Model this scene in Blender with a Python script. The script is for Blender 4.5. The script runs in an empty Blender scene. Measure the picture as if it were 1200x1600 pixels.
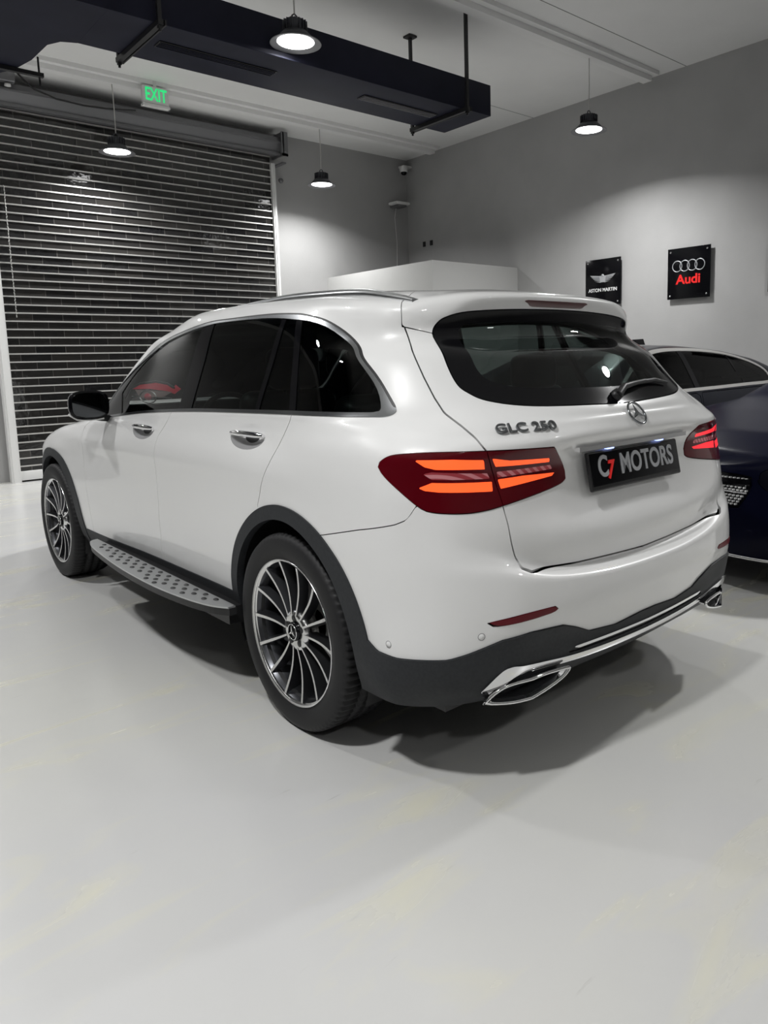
import bpy, bmesh, math, random
import numpy as np
from mathutils import Vector, Matrix
random.seed(4)
scene = bpy.context.scene
col = scene.collection
TH = 0.0162                      # the parked car stands turned this much to the room
# ------------------------------------------------------------------ camera
F, CX, CY = 1163.743, 706.122, 721.489
YAW, PIT, ROL = .746 - TH, -.138, -.022
CAM = Vector((-2.221, -2.370, 1.351))
_f = Vector((math.sin(YAW)*math.cos(PIT), math.cos(YAW)*math.cos(PIT), math.sin(PIT)))
_r0 = Vector((math.cos(YAW), -math.sin(YAW), 0)); _u0 = _r0.cross(_f)
_r = _r0*math.cos(ROL) + _u0*math.sin(ROL); _u = -_r0*math.sin(ROL) + _u0*math.cos(ROL)
cd = bpy.data.cameras.new('camera'); cam = bpy.data.objects.new('camera', cd); col.objects.link(cam)
cam.matrix_world = Matrix(((_r.x, _u.x, -_f.x, CAM.x), (_r.y, _u.y, -_f.y, CAM.y), (_r.z, _u.z, -_f.z, CAM.z), (0, 0, 0, 1)))
cd.sensor_fit = 'VERTICAL'; cd.sensor_height = 36; cd.sensor_width = 27
cd.lens = F/1600*36; cd.shift_x = (600-CX)/1600; cd.shift_y = (CY-800)/1600
cd.clip_start = .05; cd.clip_end = 60
scene.camera = cam
# ------------------------------------------------------------------ light and exposure
w = bpy.data.worlds.new('world'); scene.world = w; w.use_nodes = True
w.node_tree.nodes['Background'].inputs[0].default_value = (.80, .87, 1, 1)
w.node_tree.nodes['Background'].inputs[1].default_value = .02
scene.view_settings.view_transform = 'Standard'; scene.view_settings.look = 'None'
scene.view_settings.gamma = 1; scene.view_settings.exposure = 0.0
LAMP_W = 62.5                    # watts of each pendant
LAMPS = [(.96, 6.84), (3.70, 6.84), (-1.78, 6.84), (1.02, 2.95), (4.65, 2.95), (-2.60, 2.95),
         (3.70, -1.15), (-2.60, -.95), (2.40, -4.30), (-2.60, -4.85)]
DIM = {0: .85, 1: .72, 2: .8, 5: .8, 6: 1.6, 7: 1.2, 8: .5, 9: .5}
# ------------------------------------------------------------------ helpers
def mat(name, color, rough=.5, metal=0, coat=0, spec=.5, emit=None, es=0, coat_rough=.03):
    m = bpy.data.materials.new(name); m.use_nodes = True
    b = m.node_tree.nodes['Principled BSDF']
    b.inputs['Base Color'].default_value = (*color, 1); b.inputs['Roughness'].default_value = rough
    b.inputs['Metallic'].default_value = metal; b.inputs['Coat Weight'].default_value = coat
    b.inputs['Coat Roughness'].default_value = coat_rough
    b.inputs['Specular IOR Level'].default_value = spec
    if emit: b.inputs['Emission Color'].default_value = (*emit, 1); b.inputs['Emission Strength'].default_value = es
    return m
def nodes(m): return m.node_tree.nodes, m.node_tree.links, m.node_tree.nodes['Principled BSDF']
def add_noise(m, scale, c1, c2, lo=.35, hi=.65, detail=4, bump=0, bscale=None, rough=None, coords='Object'):
    n, l, b = nodes(m)
    tc = n.new('ShaderNodeTexCoord'); t = n.new('ShaderNodeTexNoise'); t.inputs['Scale'].default_value = scale; t.inputs['Detail'].default_value = detail
    l.new(tc.outputs[coords], t.inputs['Vector'])
    r = n.new('ShaderNodeValToRGB'); r.color_ramp.elements[0].position = lo; r.color_ramp.elements[1].position = hi
    r.color_ramp.elements[0].color = (*c1, 1); r.color_ramp.elements[1].color = (*c2, 1)
    l.new(t.outputs['Fac'], r.inputs['Fac']); l.new(r.outputs['Color'], b.inputs['Base Color'])
    if bump:
        t2 = n.new('ShaderNodeTexNoise'); t2.inputs['Scale'].default_value = bscale or scale*8; t2.inputs['Detail'].default_value = 3
        l.new(tc.outputs[coords], t2.inputs['Vector'])
        bp = n.new('ShaderNodeBump'); bp.inputs['Strength'].default_value = bump; bp.inputs['Distance'].default_value = .01
        l.new(t2.outputs['Fac'], bp.inputs['Height']); l.new(bp.outputs['Normal'], b.inputs['Normal'])
    return m
def glass(name, tint, refl=1.0, rough=0.0, ior=1.5):
    m = bpy.data.materials.new(name); m.use_nodes = True
    n, l = m.node_tree.nodes, m.node_tree.links
    n.remove(n['Principled BSDF']); out = n['Material Output']
    t = n.new('ShaderNodeBsdfTransparent'); t.inputs[0].default_value = (*tint, 1)
    g = n.new('ShaderNodeBsdfGlossy'); g.inputs['Roughness'].default_value = rough; g.inputs['Color'].default_value = (refl, refl, refl, 1)
    f = n.new('ShaderNodeFresnel'); f.inputs['IOR'].default_value = ior
    x = n.new('ShaderNodeMixShader'); l.new(f.outputs[0], x.inputs[0]); l.new(t.outputs[0], x.inputs[1]); l.new(g.outputs[0], x.inputs[2])
    l.new(x.outputs[0], out.inputs['Surface']); return m
def link(o, parent=None):
    col.objects.link(o)
    if parent is not None: o.parent = parent
    return o
def empty(name, loc=(0, 0, 0), rz=0, parent=None):
    o = bpy.data.objects.new(name, None); o.empty_display_size = .2; o.location = loc; o.rotation_euler[2] = rz
    return link(o, parent)
def tag(o, label=None, cat=None, group=None, kind=None):
    if label: o['label'] = label
    if cat: o['category'] = cat
    if group: o['group'] = group
    if kind: o['kind'] = kind
    return o
class MB:
    """collects shapes and links them as one mesh object"""
    def __init__(s): s.v, s.f, s.m, s.s = [], [], [], []
    def add(s, v, f, m=0, smooth=False):
        o = len(s.v); s.v += [tuple(map(float, p)) for p in v]
        s.f += [tuple(i+o for i in q) for q in f]; s.m += [m]*len(f); s.s += [smooth]*len(f); return s
    def box(s, a, b, m=0):
        (x0, y0, z0), (x1, y1, z1) = a, b
        v = [(x0, y0, z0), (x1, y0, z0), (x1, y1, z0), (x0, y1, z0), (x0, y0, z1), (x1, y0, z1), (x1, y1, z1), (x0, y1, z1)]
        return s.add(v, [(0, 3, 2, 1), (4, 5, 6, 7), (0, 1, 5, 4), (1, 2, 6, 5), (2, 3, 7, 6), (3, 0, 4, 7)], m)
    def bbox(s, a, b, r, m=0):
        """box with chamfered edges"""
        bm = bmesh.new(); bmesh.ops.create_cube(bm, size=1)
        for v in bm.verts: v.co = Vector([(a[i]+b[i])/2 + v.co[i]*(b[i]-a[i]) for i in range(3)])
        bmesh.ops.bevel(bm, geom=bm.edges[:], offset=r, segments=3, profile=.5, affect='EDGES')
        return s.bm(bm, m, True)
    def bm(s, bm, m=0, smooth=False):
        bm.verts.index_update(); s.add([v.co[:] for v in bm.verts], [tuple(v.index for v in f.verts) for f in bm.faces], m, smooth); bm.free(); return s
    def tube(s, pts, r, n=8, m=0, cap=True, closed=False):
        pts = [Vector(p) for p in pts]; k = len(pts); rs = r if isinstance(r, (list, tuple)) else [r]*k
        rings = []; up = None
        for i, p in enumerate(pts):
            if closed: t = (pts[(i+1) % k]-pts[i-1]).normalized()
            else: t = (pts[min(i+1, k-1)]-pts[max(i-1, 0)]).normalized()
            if up is None:
                up = Vector((0, 0, 1)) if abs(t.z) < .9 else Vector((1, 0, 0))
            a = t.cross(up).normalized(); b = a.cross(t).normalized(); up = b
            rings.append([p + a*math.cos(2*math.pi*j/n)*rs[i] + b*math.sin(2*math.pi*j/n)*rs[i] for j in range(n)])
        v = [q for g in rings for q in g]; f = []
        for i in range(k if closed else k-1):
            i2 = (i+1) % k
            for j in range(n): f.append((i*n+j, i*n+(j+1) % n, i2*n+(j+1) % n, i2*n+j))
        s.add(v, f, m, True)
        if cap and not closed: s.add(rings[0], [tuple(range(n))[::-1]], m); s.add(rings[-1], [tuple(range(n))], m)
        return s
    def lathe(s, prof, n=32, axis='z', c=(0, 0, 0), m=0, smooth=True, arc=None):
        a0, a1 = arc or (0, 2*math.pi); full = arc is None; k = n if full else n+1
        v = []
        for i in range(k):
            a = a0+(a1-a0)*i/n; ca, sa = math.cos(a), math.sin(a)
            for r, h in prof:
                if axis == 'z': p = (r*ca, r*sa, h)
                elif axis == 'x': p = (h, r*ca, r*sa)
                else: p = (r*sa, h, r*ca)
                v.append((p[0]+c[0], p[1]+c[1], p[2]+c[2]))
        q = len(prof); f = []
        for i in range(n):
            i2 = (i+1) % k
            for j in range(q-1): f.append((i*q+j, i2*q+j, i2*q+j+1, i*q+j+1))
        return s.add(v, f, m, smooth)
    def prism(s, poly, a, b, axis='z', m=0):
        """extrude 2d polygon between a and b along axis; polygon coords are the two other axes in order"""
        def P(u, v, h): return (u, v, h) if axis == 'z' else ((h, u, v) if axis == 'x' else (u, h, v))
        n = len(poly); v = [P(x, y, a) for x, y in poly]+[P(x, y, b) for x, y in poly]
        return s.add(v, [tuple(range(n))[::-1], tuple(range(n, 2*n))]+[(i, (i+1) % n, n+(i+1) % n, n+i) for i in range(n)], m)
    def xf(s, M, start=0):
        for i in range(start, len(s.v)): s.v[i] = tuple(M @ Vector(s.v[i]))
        return s
    def build(s, name, mats, parent=None, fix=True):
        me = bpy.data.meshes.new(name); me.from_pydata(s.v, [], s.f)
        for m in (mats if isinstance(mats, (list, tuple)) else [mats]): me.materials.append(m)
        me.polygons.foreach_set('material_index', s.m); me.polygons.foreach_set('use_smooth', s.s)
        if fix:
            bm = bmesh.new(); bm.from_mesh(me); bmesh.ops.recalc_face_normals(bm, faces=bm.faces[:]); bm.to_mesh(me); bm.free()
        me.update()
        return link(bpy.data.objects.new(name, me), parent)
def text_mesh(name, body, size, depth, m, parent=None, M=None, bold=0, sx=1, shear=0, spacing=1):
    c = bpy.data.curves.new(name, 'FONT'); c.body = body; c.size = size; c.extrude = depth; c.offset = bold
    c.align_x = 'CENTER'; c.align_y = 'CENTER'; c.shear = shear; c.space_character = spacing
    o = bpy.data.objects.new(name, c); col.objects.link(o)
    bpy.context.view_layer.update()
    dg = bpy.context.evaluated_depsgraph_get(); me = bpy.data.meshes.new_from_object(o.evaluated_get(dg))
    bpy.data.objects.remove(o); me.name = name; me.materials.clear(); me.materials.append(m)
    T = (M or Matrix()) @ Matrix.Diagonal((sx, 1, 1, 1)); me.transform(T)
    return link(bpy.data.objects.new(name, me), parent)
def frame(o, ex, ez):
    """matrix: local x->ex, local y->ez (text up), local z->normal, at o"""
    ex = Vector(ex).normalized(); ez = Vector(ez).normalized(); n = ex.cross(ez).normalized(); ez = n.cross(ex)
    return Matrix(((ex.x, ez.x, n.x, o[0]), (ex.y, ez.y, n.y, o[1]), (ex.z, ez.z, n.z, o[2]), (0, 0, 0, 1)))
# ------------------------------------------------------------------ materials
FLOOR = mat('epoxy_floor', (.60, .60, .60), .22, spec=.5)
def floor_nodes():
    n, l, b = nodes(FLOOR); tc = n.new('ShaderNodeTexCoord')
    big = n.new('ShaderNodeTexNoise'); big.inputs['Scale'].default_value = .55; big.inputs['Detail'].default_value = 5
    l.new(tc.outputs['Object'], big.inputs['Vector'])
    r = n.new('ShaderNodeValToRGB'); r.color_ramp.elements[0].position = .4; r.color_ramp.elements[1].position = .68
    r.color_ramp.elements[0].color = (.56, .56, .56, 1); r.color_ramp.elements[1].color = (.60, .60, .57, 1)
    l.new(big.outputs['Fac'], r.inputs['Fac'])
    # stretched yellow smears
    mp = n.new('ShaderNodeMapping'); mp.inputs['Rotation'].default_value = (0, 0, .5); mp.inputs['Scale'].default_value = (.9, 3.2, 1)
    sm = n.new('ShaderNodeTexNoise'); sm.inputs['Scale'].default_value = 1.3; sm.inputs['Detail'].default_value = 6; sm.inputs['Distortion'].default_value = 1.2
    l.new(tc.outputs['Object'], mp.inputs['Vector']); l.new(mp.outputs[0], sm.inputs['Vector'])
    r2 = n.new('ShaderNodeValToRGB'); r2.color_ramp.elements[0].position = .55; r2.color_ramp.elements[1].position = .72
    r2.color_ramp.elements[0].color = (0, 0, 0, 1); r2.color_ramp.elements[1].color = (.55, .55, .55, 1)
    l.new(sm.outputs['Fac'], r2.inputs['Fac'])
    mx = n.new('ShaderNodeMixRGB'); mx.inputs['Color2'].default_value = (.66, .64, .48, 1)
    l.new(r2.outputs['Color'], mx.inputs['Fac']); l.new(r.outputs['Color'], mx.inputs['Color1'])
    # dark scuffs
    mp2 = n.new('ShaderNodeMapping'); mp2.inputs['Rotation'].default_value = (0, 0, -.9); mp2.inputs['Scale'].default_value = (2.0, 14, 1)
    sc = n.new('ShaderNodeTexNoise'); sc.inputs['Scale'].default_value = 2.1; sc.inputs['Detail'].default_value = 8
    l.new(tc.outputs['Object'], mp2.inputs['Vector']); l.new(mp2.outputs[0], sc.inputs['Vector'])
    r3 = n.new('ShaderNodeValToRGB'); r3.color_ramp.elements[0].position = .70; r3.color_ramp.elements[1].position = .76
    r3.color_ramp.elements[0].color = (0, 0, 0, 1); r3.color_ramp.elements[1].color = (.35, .35, .35, 1)
    l.new(sc.outputs['Fac'], r3.inputs['Fac'])
    mx2 = n.new('ShaderNodeMixRGB'); mx2.inputs['Color2'].default_value = (.34, .33, .31, 1)
    l.new(r3.outputs['Color'], mx2.inputs['Fac']); l.new(mx.outputs[0], mx2.inputs['Color1']); l.new(mx2.outputs[0], b.inputs['Base Color'])
    rr = n.new('ShaderNodeMapRange'); rr.inputs['To Min'].default_value = .16; rr.inputs['To Max'].default_value = .34
    l.new(sm.outputs['Fac'], rr.inputs['Value']); l.new(rr.outputs[0], b.inputs['Roughness'])
floor_nodes()
DARKW = mat('dark_grey_wall', (.09, .09, .095), .7)  # unseen wall, coloured dark so glass and black trim reflect dark
WALL = add_noise(mat('painted_wall', (.40, .40, .40), .7, spec=.25), 1.6, (.385, .383, .38), (.42, .418, .415), bump=.08, bscale=60)
BOOTHW = mat('white_partition_paint', (.50, .50, .49), .7, spec=.2)
CEIL = add_noise(mat('painted_ceiling', (.80, .80, .79), .8, spec=.2), 1.2, (.78, .78, .77), (.82, .82, .81))
BEAM = mat('beam_paint', (.82, .82, .81), .5)
DUCT = add_noise(mat('duct_navy_black', (.012, .013, .022), .5, spec=.15), 3, (.010, .011, .021), (.014, .015, .028))
STEELG = mat('galvanised_grey', (.22, .22, .23), .45, .6)
ALU = mat('brushed_aluminium', (.62, .61, .59), .4, .7)
WHITEP = mat('white_powder_coat', (.75, .75, .74), .4)
BLACKP = mat('black_plastic', (.012, .012, .013), .42)
BLACKG = mat('gloss_black', (.004, .004, .005), .12, spec=.22)
RUBBER = mat('tyre_rubber', (.014, .014, .015), .6, spec=.35)
CLAD = add_noise(mat('textured_grey_plastic', (.022, .024, .027), .55, spec=.3), 90, (.019, .021, .024), (.026, .028, .031), bump=.06, bscale=900)
PAINT = mat('white_car_paint', (.80, .80, .795), .35, coat=1.0, coat_rough=.02)
CHROME = mat('chrome', (.86, .86, .87), .07, 1)
DCHROME = mat('darkened_chrome', (.22, .23, .24), .18, 1)  # chrome with dark reflections put into its colour
TRIMC = mat('window_trim_metal', (.34, .35, .36), .24, 1)
CUP = mat('polished_cup', (.55, .55, .56), .22, .45)
SATIN = mat('satin_aluminium', (.60, .61, .62), .3, 1)
DARKIN = mat('cabin_black', (.010, .010, .011), .7)
SEAT = mat('black_leather', (.016, .015, .015), .45)
GLASS_D = glass('privacy_glass', (.20, .235, .225), ior=1.3)
GLASS_B = glass('blackout_glass', (.06, .065, .065), ior=1.2)
GLASS_F = glass('clear_green_glass', (.78, .84, .81), ior=1.33)
GLASS_R = glass('rear_screen_glass', (.44, .50, .485), ior=1.38)
RIMD = mat('rim_tremolite', (.09, .092, .10), .3, .9)
RIMS = mat('rim_machined', (.80, .80, .80), .22, 1)
REDL = mat('red_lamp_lens', (.085, .0015, .005), .1, coat=.4, spec=.3)
REDD = mat('dark_red_lens', (.05, .002, .006), .1, coat=1)
GLOWO = mat('lamp_light_orange', (.8, .1, .02), .3, emit=(1, .088, .020), es=1.12)
GLOWR = mat('lamp_light_red', (.8, .05, .05), .3, emit=(1, .012, .03), es=.85)
LENSG = mat('lamp_centre_bar', (.35, .13, .15), .25, coat=1, emit=(.9, .05, .06), es=.12)
def ribs(m, scale, c1, c2):
    n, l, b = nodes(m); tc = n.new('ShaderNodeTexCoord'); wv = n.new('ShaderNodeTexWave'); wv.inputs['Scale'].default_value = scale; wv.inputs['Distortion'].default_value = 0
    wv.bands_direction = 'DIAGONAL'; l.new(tc.outputs['Object'], wv.inputs['Vector']); r = n.new('ShaderNodeValToRGB')
    r.color_ramp.elements[0].color = (*c1, 1); r.color_ramp.elements[1].color = (*c2, 1); r.color_ramp.elements[0].position = .4; r.color_ramp.elements[1].position = .7
    l.new(wv.outputs['Fac'], r.inputs['Fac']); l.new(r.outputs['Color'], b.inputs['Base Color'])
ribs(LENSG, 22, (.16, .03, .04), (.42, .22, .24))
EXITG = mat('exit_green', (.02, .5, .15), .4, emit=(.02, .75, .22), es=.8)
LED = mat('led_disc', (1, 1, 1), .5, emit=(1, 1, 1), es=9)
NAVY = mat('navy_car_paint', (.003, .0035, .013), .25, coat=.03, spec=.08)
DNAVY = mat('dark_slate_car_paint', (.007, .008, .013), .28, coat=.08, spec=.15)
RED = mat('red_enamel_glow', (.75, .02, .02), .3, emit=(.9, .03, .02), es=.12)  # slight glow added to the red letters, which are no lamps
WHITET = mat('white_letter', (.80, .80, .80), .4)
SILVERL = mat('silver_letter', (.50, .51, .53), .35, .4)

# ---------- body surface control table (half car, x = half-width, y forward, z up; origin under rear axle)
def body_table():
    R=[
     [(0,-.83,.30),(.28,-.82,.30),(.5,-.80,.295),(.67,-.77,.29),(.81,-.69,.285),(.895,-.56,.28),(.90,-.42,.28),(.905,-.2,.28)],
     [(0,-.895,.37),(.28,-.885,.37),(.5,-.86,.365),(.70,-.82,.36),(.845,-.73,.36),(.925,-.58,.36),(.925,-.42,.36),(.93,-.2,.36)],
     [(0,-.91,.46),(.28,-.90,.46),(.5,-.88,.46),(.70,-.845,.46),(.855,-.745,.46),(.93,-.59,.46),(.938,-.42,.46),(.942,-.2,.46)],
     [(0,-.945,.57),(.28,-.935,.57),(.5,-.91,.57),(.70,-.86,.58),(.85,-.75,.59),(.925,-.59,.59),(.942,-.42,.59),(.945,-.2,.58)],
     [(0,-.943,.640),(.28,-.933,.645),(.5,-.905,.665),(.70,-.85,.70),(.845,-.75,.71),(.922,-.60,.71),(.942,-.42,.70),(.945,-.2,.68)],
     [(0,-.893,.658),(.28,-.883,.665),(.5,-.863,.688),(.69,-.832,.74),(.84,-.745,.76),(.92,-.60,.76),(.942,-.42,.76),(.945,-.2,.75)],
     [(0,-.885,.675),(.28,-.875,.68),(.5,-.855,.705),(.69,-.82,.77),(.835,-.74,.80),(.918,-.60,.80),(.94,-.42,.80),(.943,-.2,.80)],
     [(0,-.905,.77),(.28,-.895,.775),(.5,-.868,.79),(.69,-.818,.83),(.83,-.735,.85),(.915,-.60,.86),(.937,-.42,.86),(.94,-.2,.86)],
     [(0,-.852,.88),(.28,-.847,.88),(.48,-.838,.89),(.68,-.805,.91),(.82,-.73,.92),(.91,-.60,.93),(.932,-.42,.93),(.935,-.2,.93)],
     [(0,-.826,1.025),(.28,-.822,1.025),(.46,-.824,1.022),(.67,-.79,1.0),(.81,-.72,1.0),(.90,-.60,1.0),(.925,-.42,1.0),(.928,-.2,1.0)],
     [(0,-.868,1.078),(.28,-.863,1.078),(.46,-.847,1.075),(.675,-.795,1.07),(.805,-.71,1.065),(.89,-.60,1.06),(.915,-.42,1.06),(.918,-.2,1.055)],
     [(0,-.858,1.13),(.28,-.848,1.13),(.46,-.823,1.125),(.66,-.758,1.12),(.775,-.675,1.12),(.85,-.57,1.12),(.887,-.41,1.12),(.897,-.2,1.115)],
     [(0,-.80,1.18),(.28,-.775,1.185),(.46,-.735,1.195),(.62,-.66,1.21),(.72,-.59,1.20),(.80,-.50,1.19),(.85,-.37,1.18),(.875,-.18,1.175)],
     [(0,-.665,1.34),(.28,-.645,1.34),(.44,-.61,1.34),(.575,-.545,1.35),(.68,-.48,1.345),(.75,-.40,1.34),(.795,-.28,1.34),(.81,-.12,1.34)],
     [(0,-.49,1.505),(.28,-.478,1.50),(.42,-.46,1.49),(.535,-.435,1.468),(.63,-.38,1.46),(.695,-.31,1.455),(.73,-.2,1.455),(.745,-.05,1.47)],
     [(0,-.505,1.565),(.28,-.495,1.56),(.43,-.475,1.545),(.545,-.44,1.50),(.64,-.375,1.49),(.695,-.30,1.495),(.722,-.19,1.50),(.73,-.04,1.51)],
     [(0,-.485,1.582),(.28,-.475,1.578),(.44,-.455,1.567),(.56,-.42,1.54),(.645,-.36,1.525),(.69,-.28,1.53),(.71,-.18,1.54),(.715,-.03,1.55)],
     [(0,-.40,1.598),(.25,-.39,1.595),(.40,-.37,1.587),(.51,-.34,1.575),(.585,-.29,1.57),(.63,-.22,1.572),(.65,-.13,1.58),(.66,0,1.59)],
     [(0,-.28,1.612),(.15,-.275,1.611),(.25,-.26,1.608),(.32,-.235,1.605),(.37,-.2,1.605),(.40,-.15,1.607),(.42,-.08,1.61),(.43,.04,1.615)],
     [(0,-.16,1.618),(0,-.15,1.618),(0,-.13,1.619),(0,-.11,1.62),(0,-.085,1.62),(0,-.05,1.621),(0,0,1.622),(0,.08,1.625)],
    ]
    ys=[.1,.5,1.0,1.5]
    zr=[.28,.36,.46,.57,.66,.74,.80,.86,.93,1.0,1.05,1.115]
    wr=[.862,.89,.908,.917,.921,.921,.920,.922,.929,.917,.898,.878]
    bump=[.02,.03,.03,.024,.018,.014,.012,.008,.004,.002,0,0]
    bz={.1:1.172,.5:1.163,1.0:1.146,1.5:1.115,2.0:1.078}
    wt={.1:1.512,.5:1.537,1.0:1.53,1.5:1.455}
    rz={.1:1.625,.5:1.625,1.0:1.61,1.5:1.575}
    for y in ys:
        ax=max(0,1-abs(y)/.55)
        b,t,r=bz[y],wt[y],rz[y]
        for k in range(12): R[k].append((wr[k]+bump[k]*min(1,ax*1.6),y,min(zr[k],b-.032-.045*(11-k)*.55)if k>8 else zr[k]))
        yy=lambda f: y-f*(.04 if y==1.5 else 0)
        R[12].append((.868,y,b)); R[13].append((.808,yy(1),b+(t-b)*.5)); R[14].append((.745,yy(2),t))
        R[15].append((.73,yy(2.2),t+.03)); R[16].append((.712,yy(2.4),t+.055)); R[17].append((.655,yy(2.5),r-.028 if y<1.5 else r-.04))
        R[18].append((.42,yy(2.6),r-.008)); R[19].append((0,yy(2.8),r))
    lo=lambda y,w: [(w-.925+wr[k]+bump[k]*(1 if abs(y-2.87)<.3 else .5),y,zr[k]) for k in range(12)]
    # y=2.0
    c=lo(2.0,.922)
    c[9]=(.905,2.0,.985); c[10]=(.89,2.0,1.03); c[11]=(.872,2.0,1.06)
    c+=[(.862,2.0,1.082),(.817,1.89,1.225),(.752,1.65,1.413),(.737,1.59,1.452),(.715,1.53,1.482),(.64,1.44,1.51),(.42,1.39,1.54),(0,1.36,1.562)]
    for k in range(20): R[k].append(c[k])
    c=lo(2.45,.922)
    c[8]=(.92,2.45,.92); c[9]=(.905,2.45,.965); c[10]=(.885,2.44,1.0); c[11]=(.85,2.42,1.03)
    c+=[(.78,2.32,1.06),(.735,2.07,1.205),(.67,1.72,1.428),(.658,1.66,1.46),(.635,1.60,1.485),(.56,1.50,1.505),(.36,1.45,1.53),(0,1.43,1.55)]
    for k in range(20): R[k].append(c[k])
    c=lo(2.87,.918)
    c[7]=(.93,2.87,.85);c[8]=(.915,2.87,.90);c[9]=(.895,2.87,.94);c[10]=(.86,2.86,.968); c[11]=(.78,2.82,.995)
    c+=[(.62,2.45,1.07),(.58,2.12,1.21),(.52,1.73,1.435),(.51,1.68,1.46),(.49,1.63,1.485),(.44,1.56,1.51),(.28,1.51,1.53),(0,1.49,1.545)]
    for k in range(20): R[k].append(c[k])
    zs=[.28,.36,.46,.57,.66,.72,.77,.81,.84,.87,.905]
    c=[(w,3.25,z) for w,z in zip([.84,.87,.885,.89,.89,.888,.885,.88,.87,.85,.81],zs)]
    c+=[(.66,3.16,.955),(.45,2.52,1.075),(.42,2.17,1.215),(.37,1.77,1.44),(.36,1.72,1.465),(.35,1.67,1.488),(.31,1.61,1.51),(.2,1.56,1.527),(0,1.54,1.54)]
    for k in range(20): R[k].append(c[k])
    c=[(w,y,z) for w,y,z in zip([.72,.75,.765,.77,.77,.765,.76,.75,.74,.71,.67],[3.42,3.47,3.5,3.51,3.51,3.5,3.49,3.48,3.47,3.45,3.42],zs)]
    c+=[(.5,3.28,.955),(.29,2.56,1.08),(.27,2.2,1.22),(.24,1.8,1.442),(.235,1.75,1.466),(.23,1.7,1.488),(.2,1.64,1.508),(.13,1.6,1.523),(0,1.58,1.535)]
    for k in range(20): R[k].append(c[k])
    c=[(w,y,z) for w,y,z in zip([.4]*9+[.38,.36],[3.58,3.64,3.67,3.68,3.68,3.67,3.66,3.65,3.63,3.6,3.55],zs)]
    c+=[(.27,3.36,.955),(.15,2.58,1.083),(.14,2.22,1.222),(.12,1.82,1.443),(.118,1.77,1.466),(.115,1.72,1.488),(.1,1.66,1.506),(.06,1.62,1.52),(0,1.61,1.532)]
    for k in range(20): R[k].append(c[k])
    c=[(0,y,z) for y,z in zip([3.62,3.68,3.7,3.71,3.71,3.7,3.69,3.68,3.66,3.63,3.58],zs)]
    c+=[(0,3.4,.955),(0,2.6,1.085),(0,2.24,1.223),(0,1.84,1.443),(0,1.79,1.466),(0,1.74,1.488),(0,1.68,1.505),(0,1.65,1.518),(0,1.635,1.53)]
    for k in range(20): R[k].append(c[k])
    return np.array(R,float)   # (20, 19, 3)
def spl(P,n,mirror=(0,0)):
    """nonuniform parabolic-tangent cubic through P (k,m,3) along axis 0, n samples per unit via counts list"""
    k=len(P)
    ch=np.sqrt(((P[1:]-P[:-1])**2).sum(-1)).mean(-1)+1e-4
    t=np.concatenate([[0],np.cumsum(ch)])
    d=(P[1:]-P[:-1])/ch[:,None,None]
    T=np.zeros_like(P)
    T[1:-1]=(d[:-1]*ch[1:,None,None]+d[1:]*ch[:-1,None,None])/(ch[:-1]+ch[1:])[:,None,None]
    lim=2.6*np.minimum(np.abs(d[:-1]),np.abs(d[1:])); same=np.sign(d[:-1])==np.sign(d[1:])
    T[1:-1]=np.where(same&(np.abs(T[1:-1])>lim),np.sign(T[1:-1])*lim,T[1:-1])
    T[0]=1.5*d[0]-.5*T[1]; T[-1]=1.5*d[-1]-.5*T[-2]
    for e in (0,1):
        if mirror[e]: # centre line: tangent purely along x
            T[-e,:,1:]=0; 
    out=[]
    for i in range(k-1):
        m=max(1,int(round(ch[i]/n)))
        s=(np.arange(m)/m)[:,None,None]
        h=ch[i]
        out.append((2*s**3-3*s**2+1)*P[i]+(s**3-2*s**2+s)*h*T[i]+(-2*s**3+3*s**2)*P[i+1]+(s**3-s**2)*h*T[i+1])
    out.append(P[-1:][:]); return np.concatenate(out)
def body_grid(step=.015,smooth=6):
    R=body_table()
    A=spl(R.transpose(1,0,2),step,(1,1))       # along stations -> (U,20,3)
    B=spl(A.transpose(1,0,2),step)             # along rows -> (V,U,3)
    G=B
    G[:,0,0]=0; G[:,-1,0]=0; G[-1,:,0]=0
    for _ in range(smooth):
        E=np.pad(G,((1,1),(1,1),(0,0)),mode='edge')
        # mirror ghost columns across x=0
        E[1:-1,0]=G[:,1]*[-1,1,1]; E[1:-1,-1]=G[:,-2]*[-1,1,1]
        E[-1,1:-1]=G[-2]*[-1,1,1]; E[0,1:-1]=2*G[0]-G[1]
        L=(E[2:,1:-1]+E[:-2,1:-1]+E[1:-1,2:]+E[1:-1,:-2])/4
        G=G*.5+L*.5
        G[:,0,0]=0; G[:,-1,0]=0; G[-1,:,0]=0
    return G

# ================================================================== the room
X0, X1, Y0, Y1, H = -8.5, 5.93, -9.0, 7.72, 4.62
def struct(o): o['kind'] = 'structure'; return o
struct(MB().box((X0-.2, Y0-.2, -.1), (X1+.2, Y1+.2, 0)).build('floor', FLOOR))
struct(MB().box((X0-.2, Y0-.2, H), (X1+.2, Y1+.2, H+.1)).build('ceiling', CEIL))
struct(MB().box((X1, Y0, 0), (X1+.2, Y1, H)).build('wall_right', WALL))
struct(MB().box((X0-.2, Y0, 0), (X0, Y1, H)).build('wall_left', DARKW))
struct(MB().box((X0-.2, Y0-.2, 0), (X1+.2, Y0, H)).build('wall_front', WALL))
wb = MB()                                        # the wall round the shutter opening
wb.box((X0-.2, Y1, 0), (-.12, Y1+.2, H)); wb.box((3.30, Y1, 0), (X1+.2, Y1+.2, H)); wb.box((-.12, Y1, 4.25), (3.30, Y1+.2, H))
struct(wb.build('wall_back', WALL))
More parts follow.
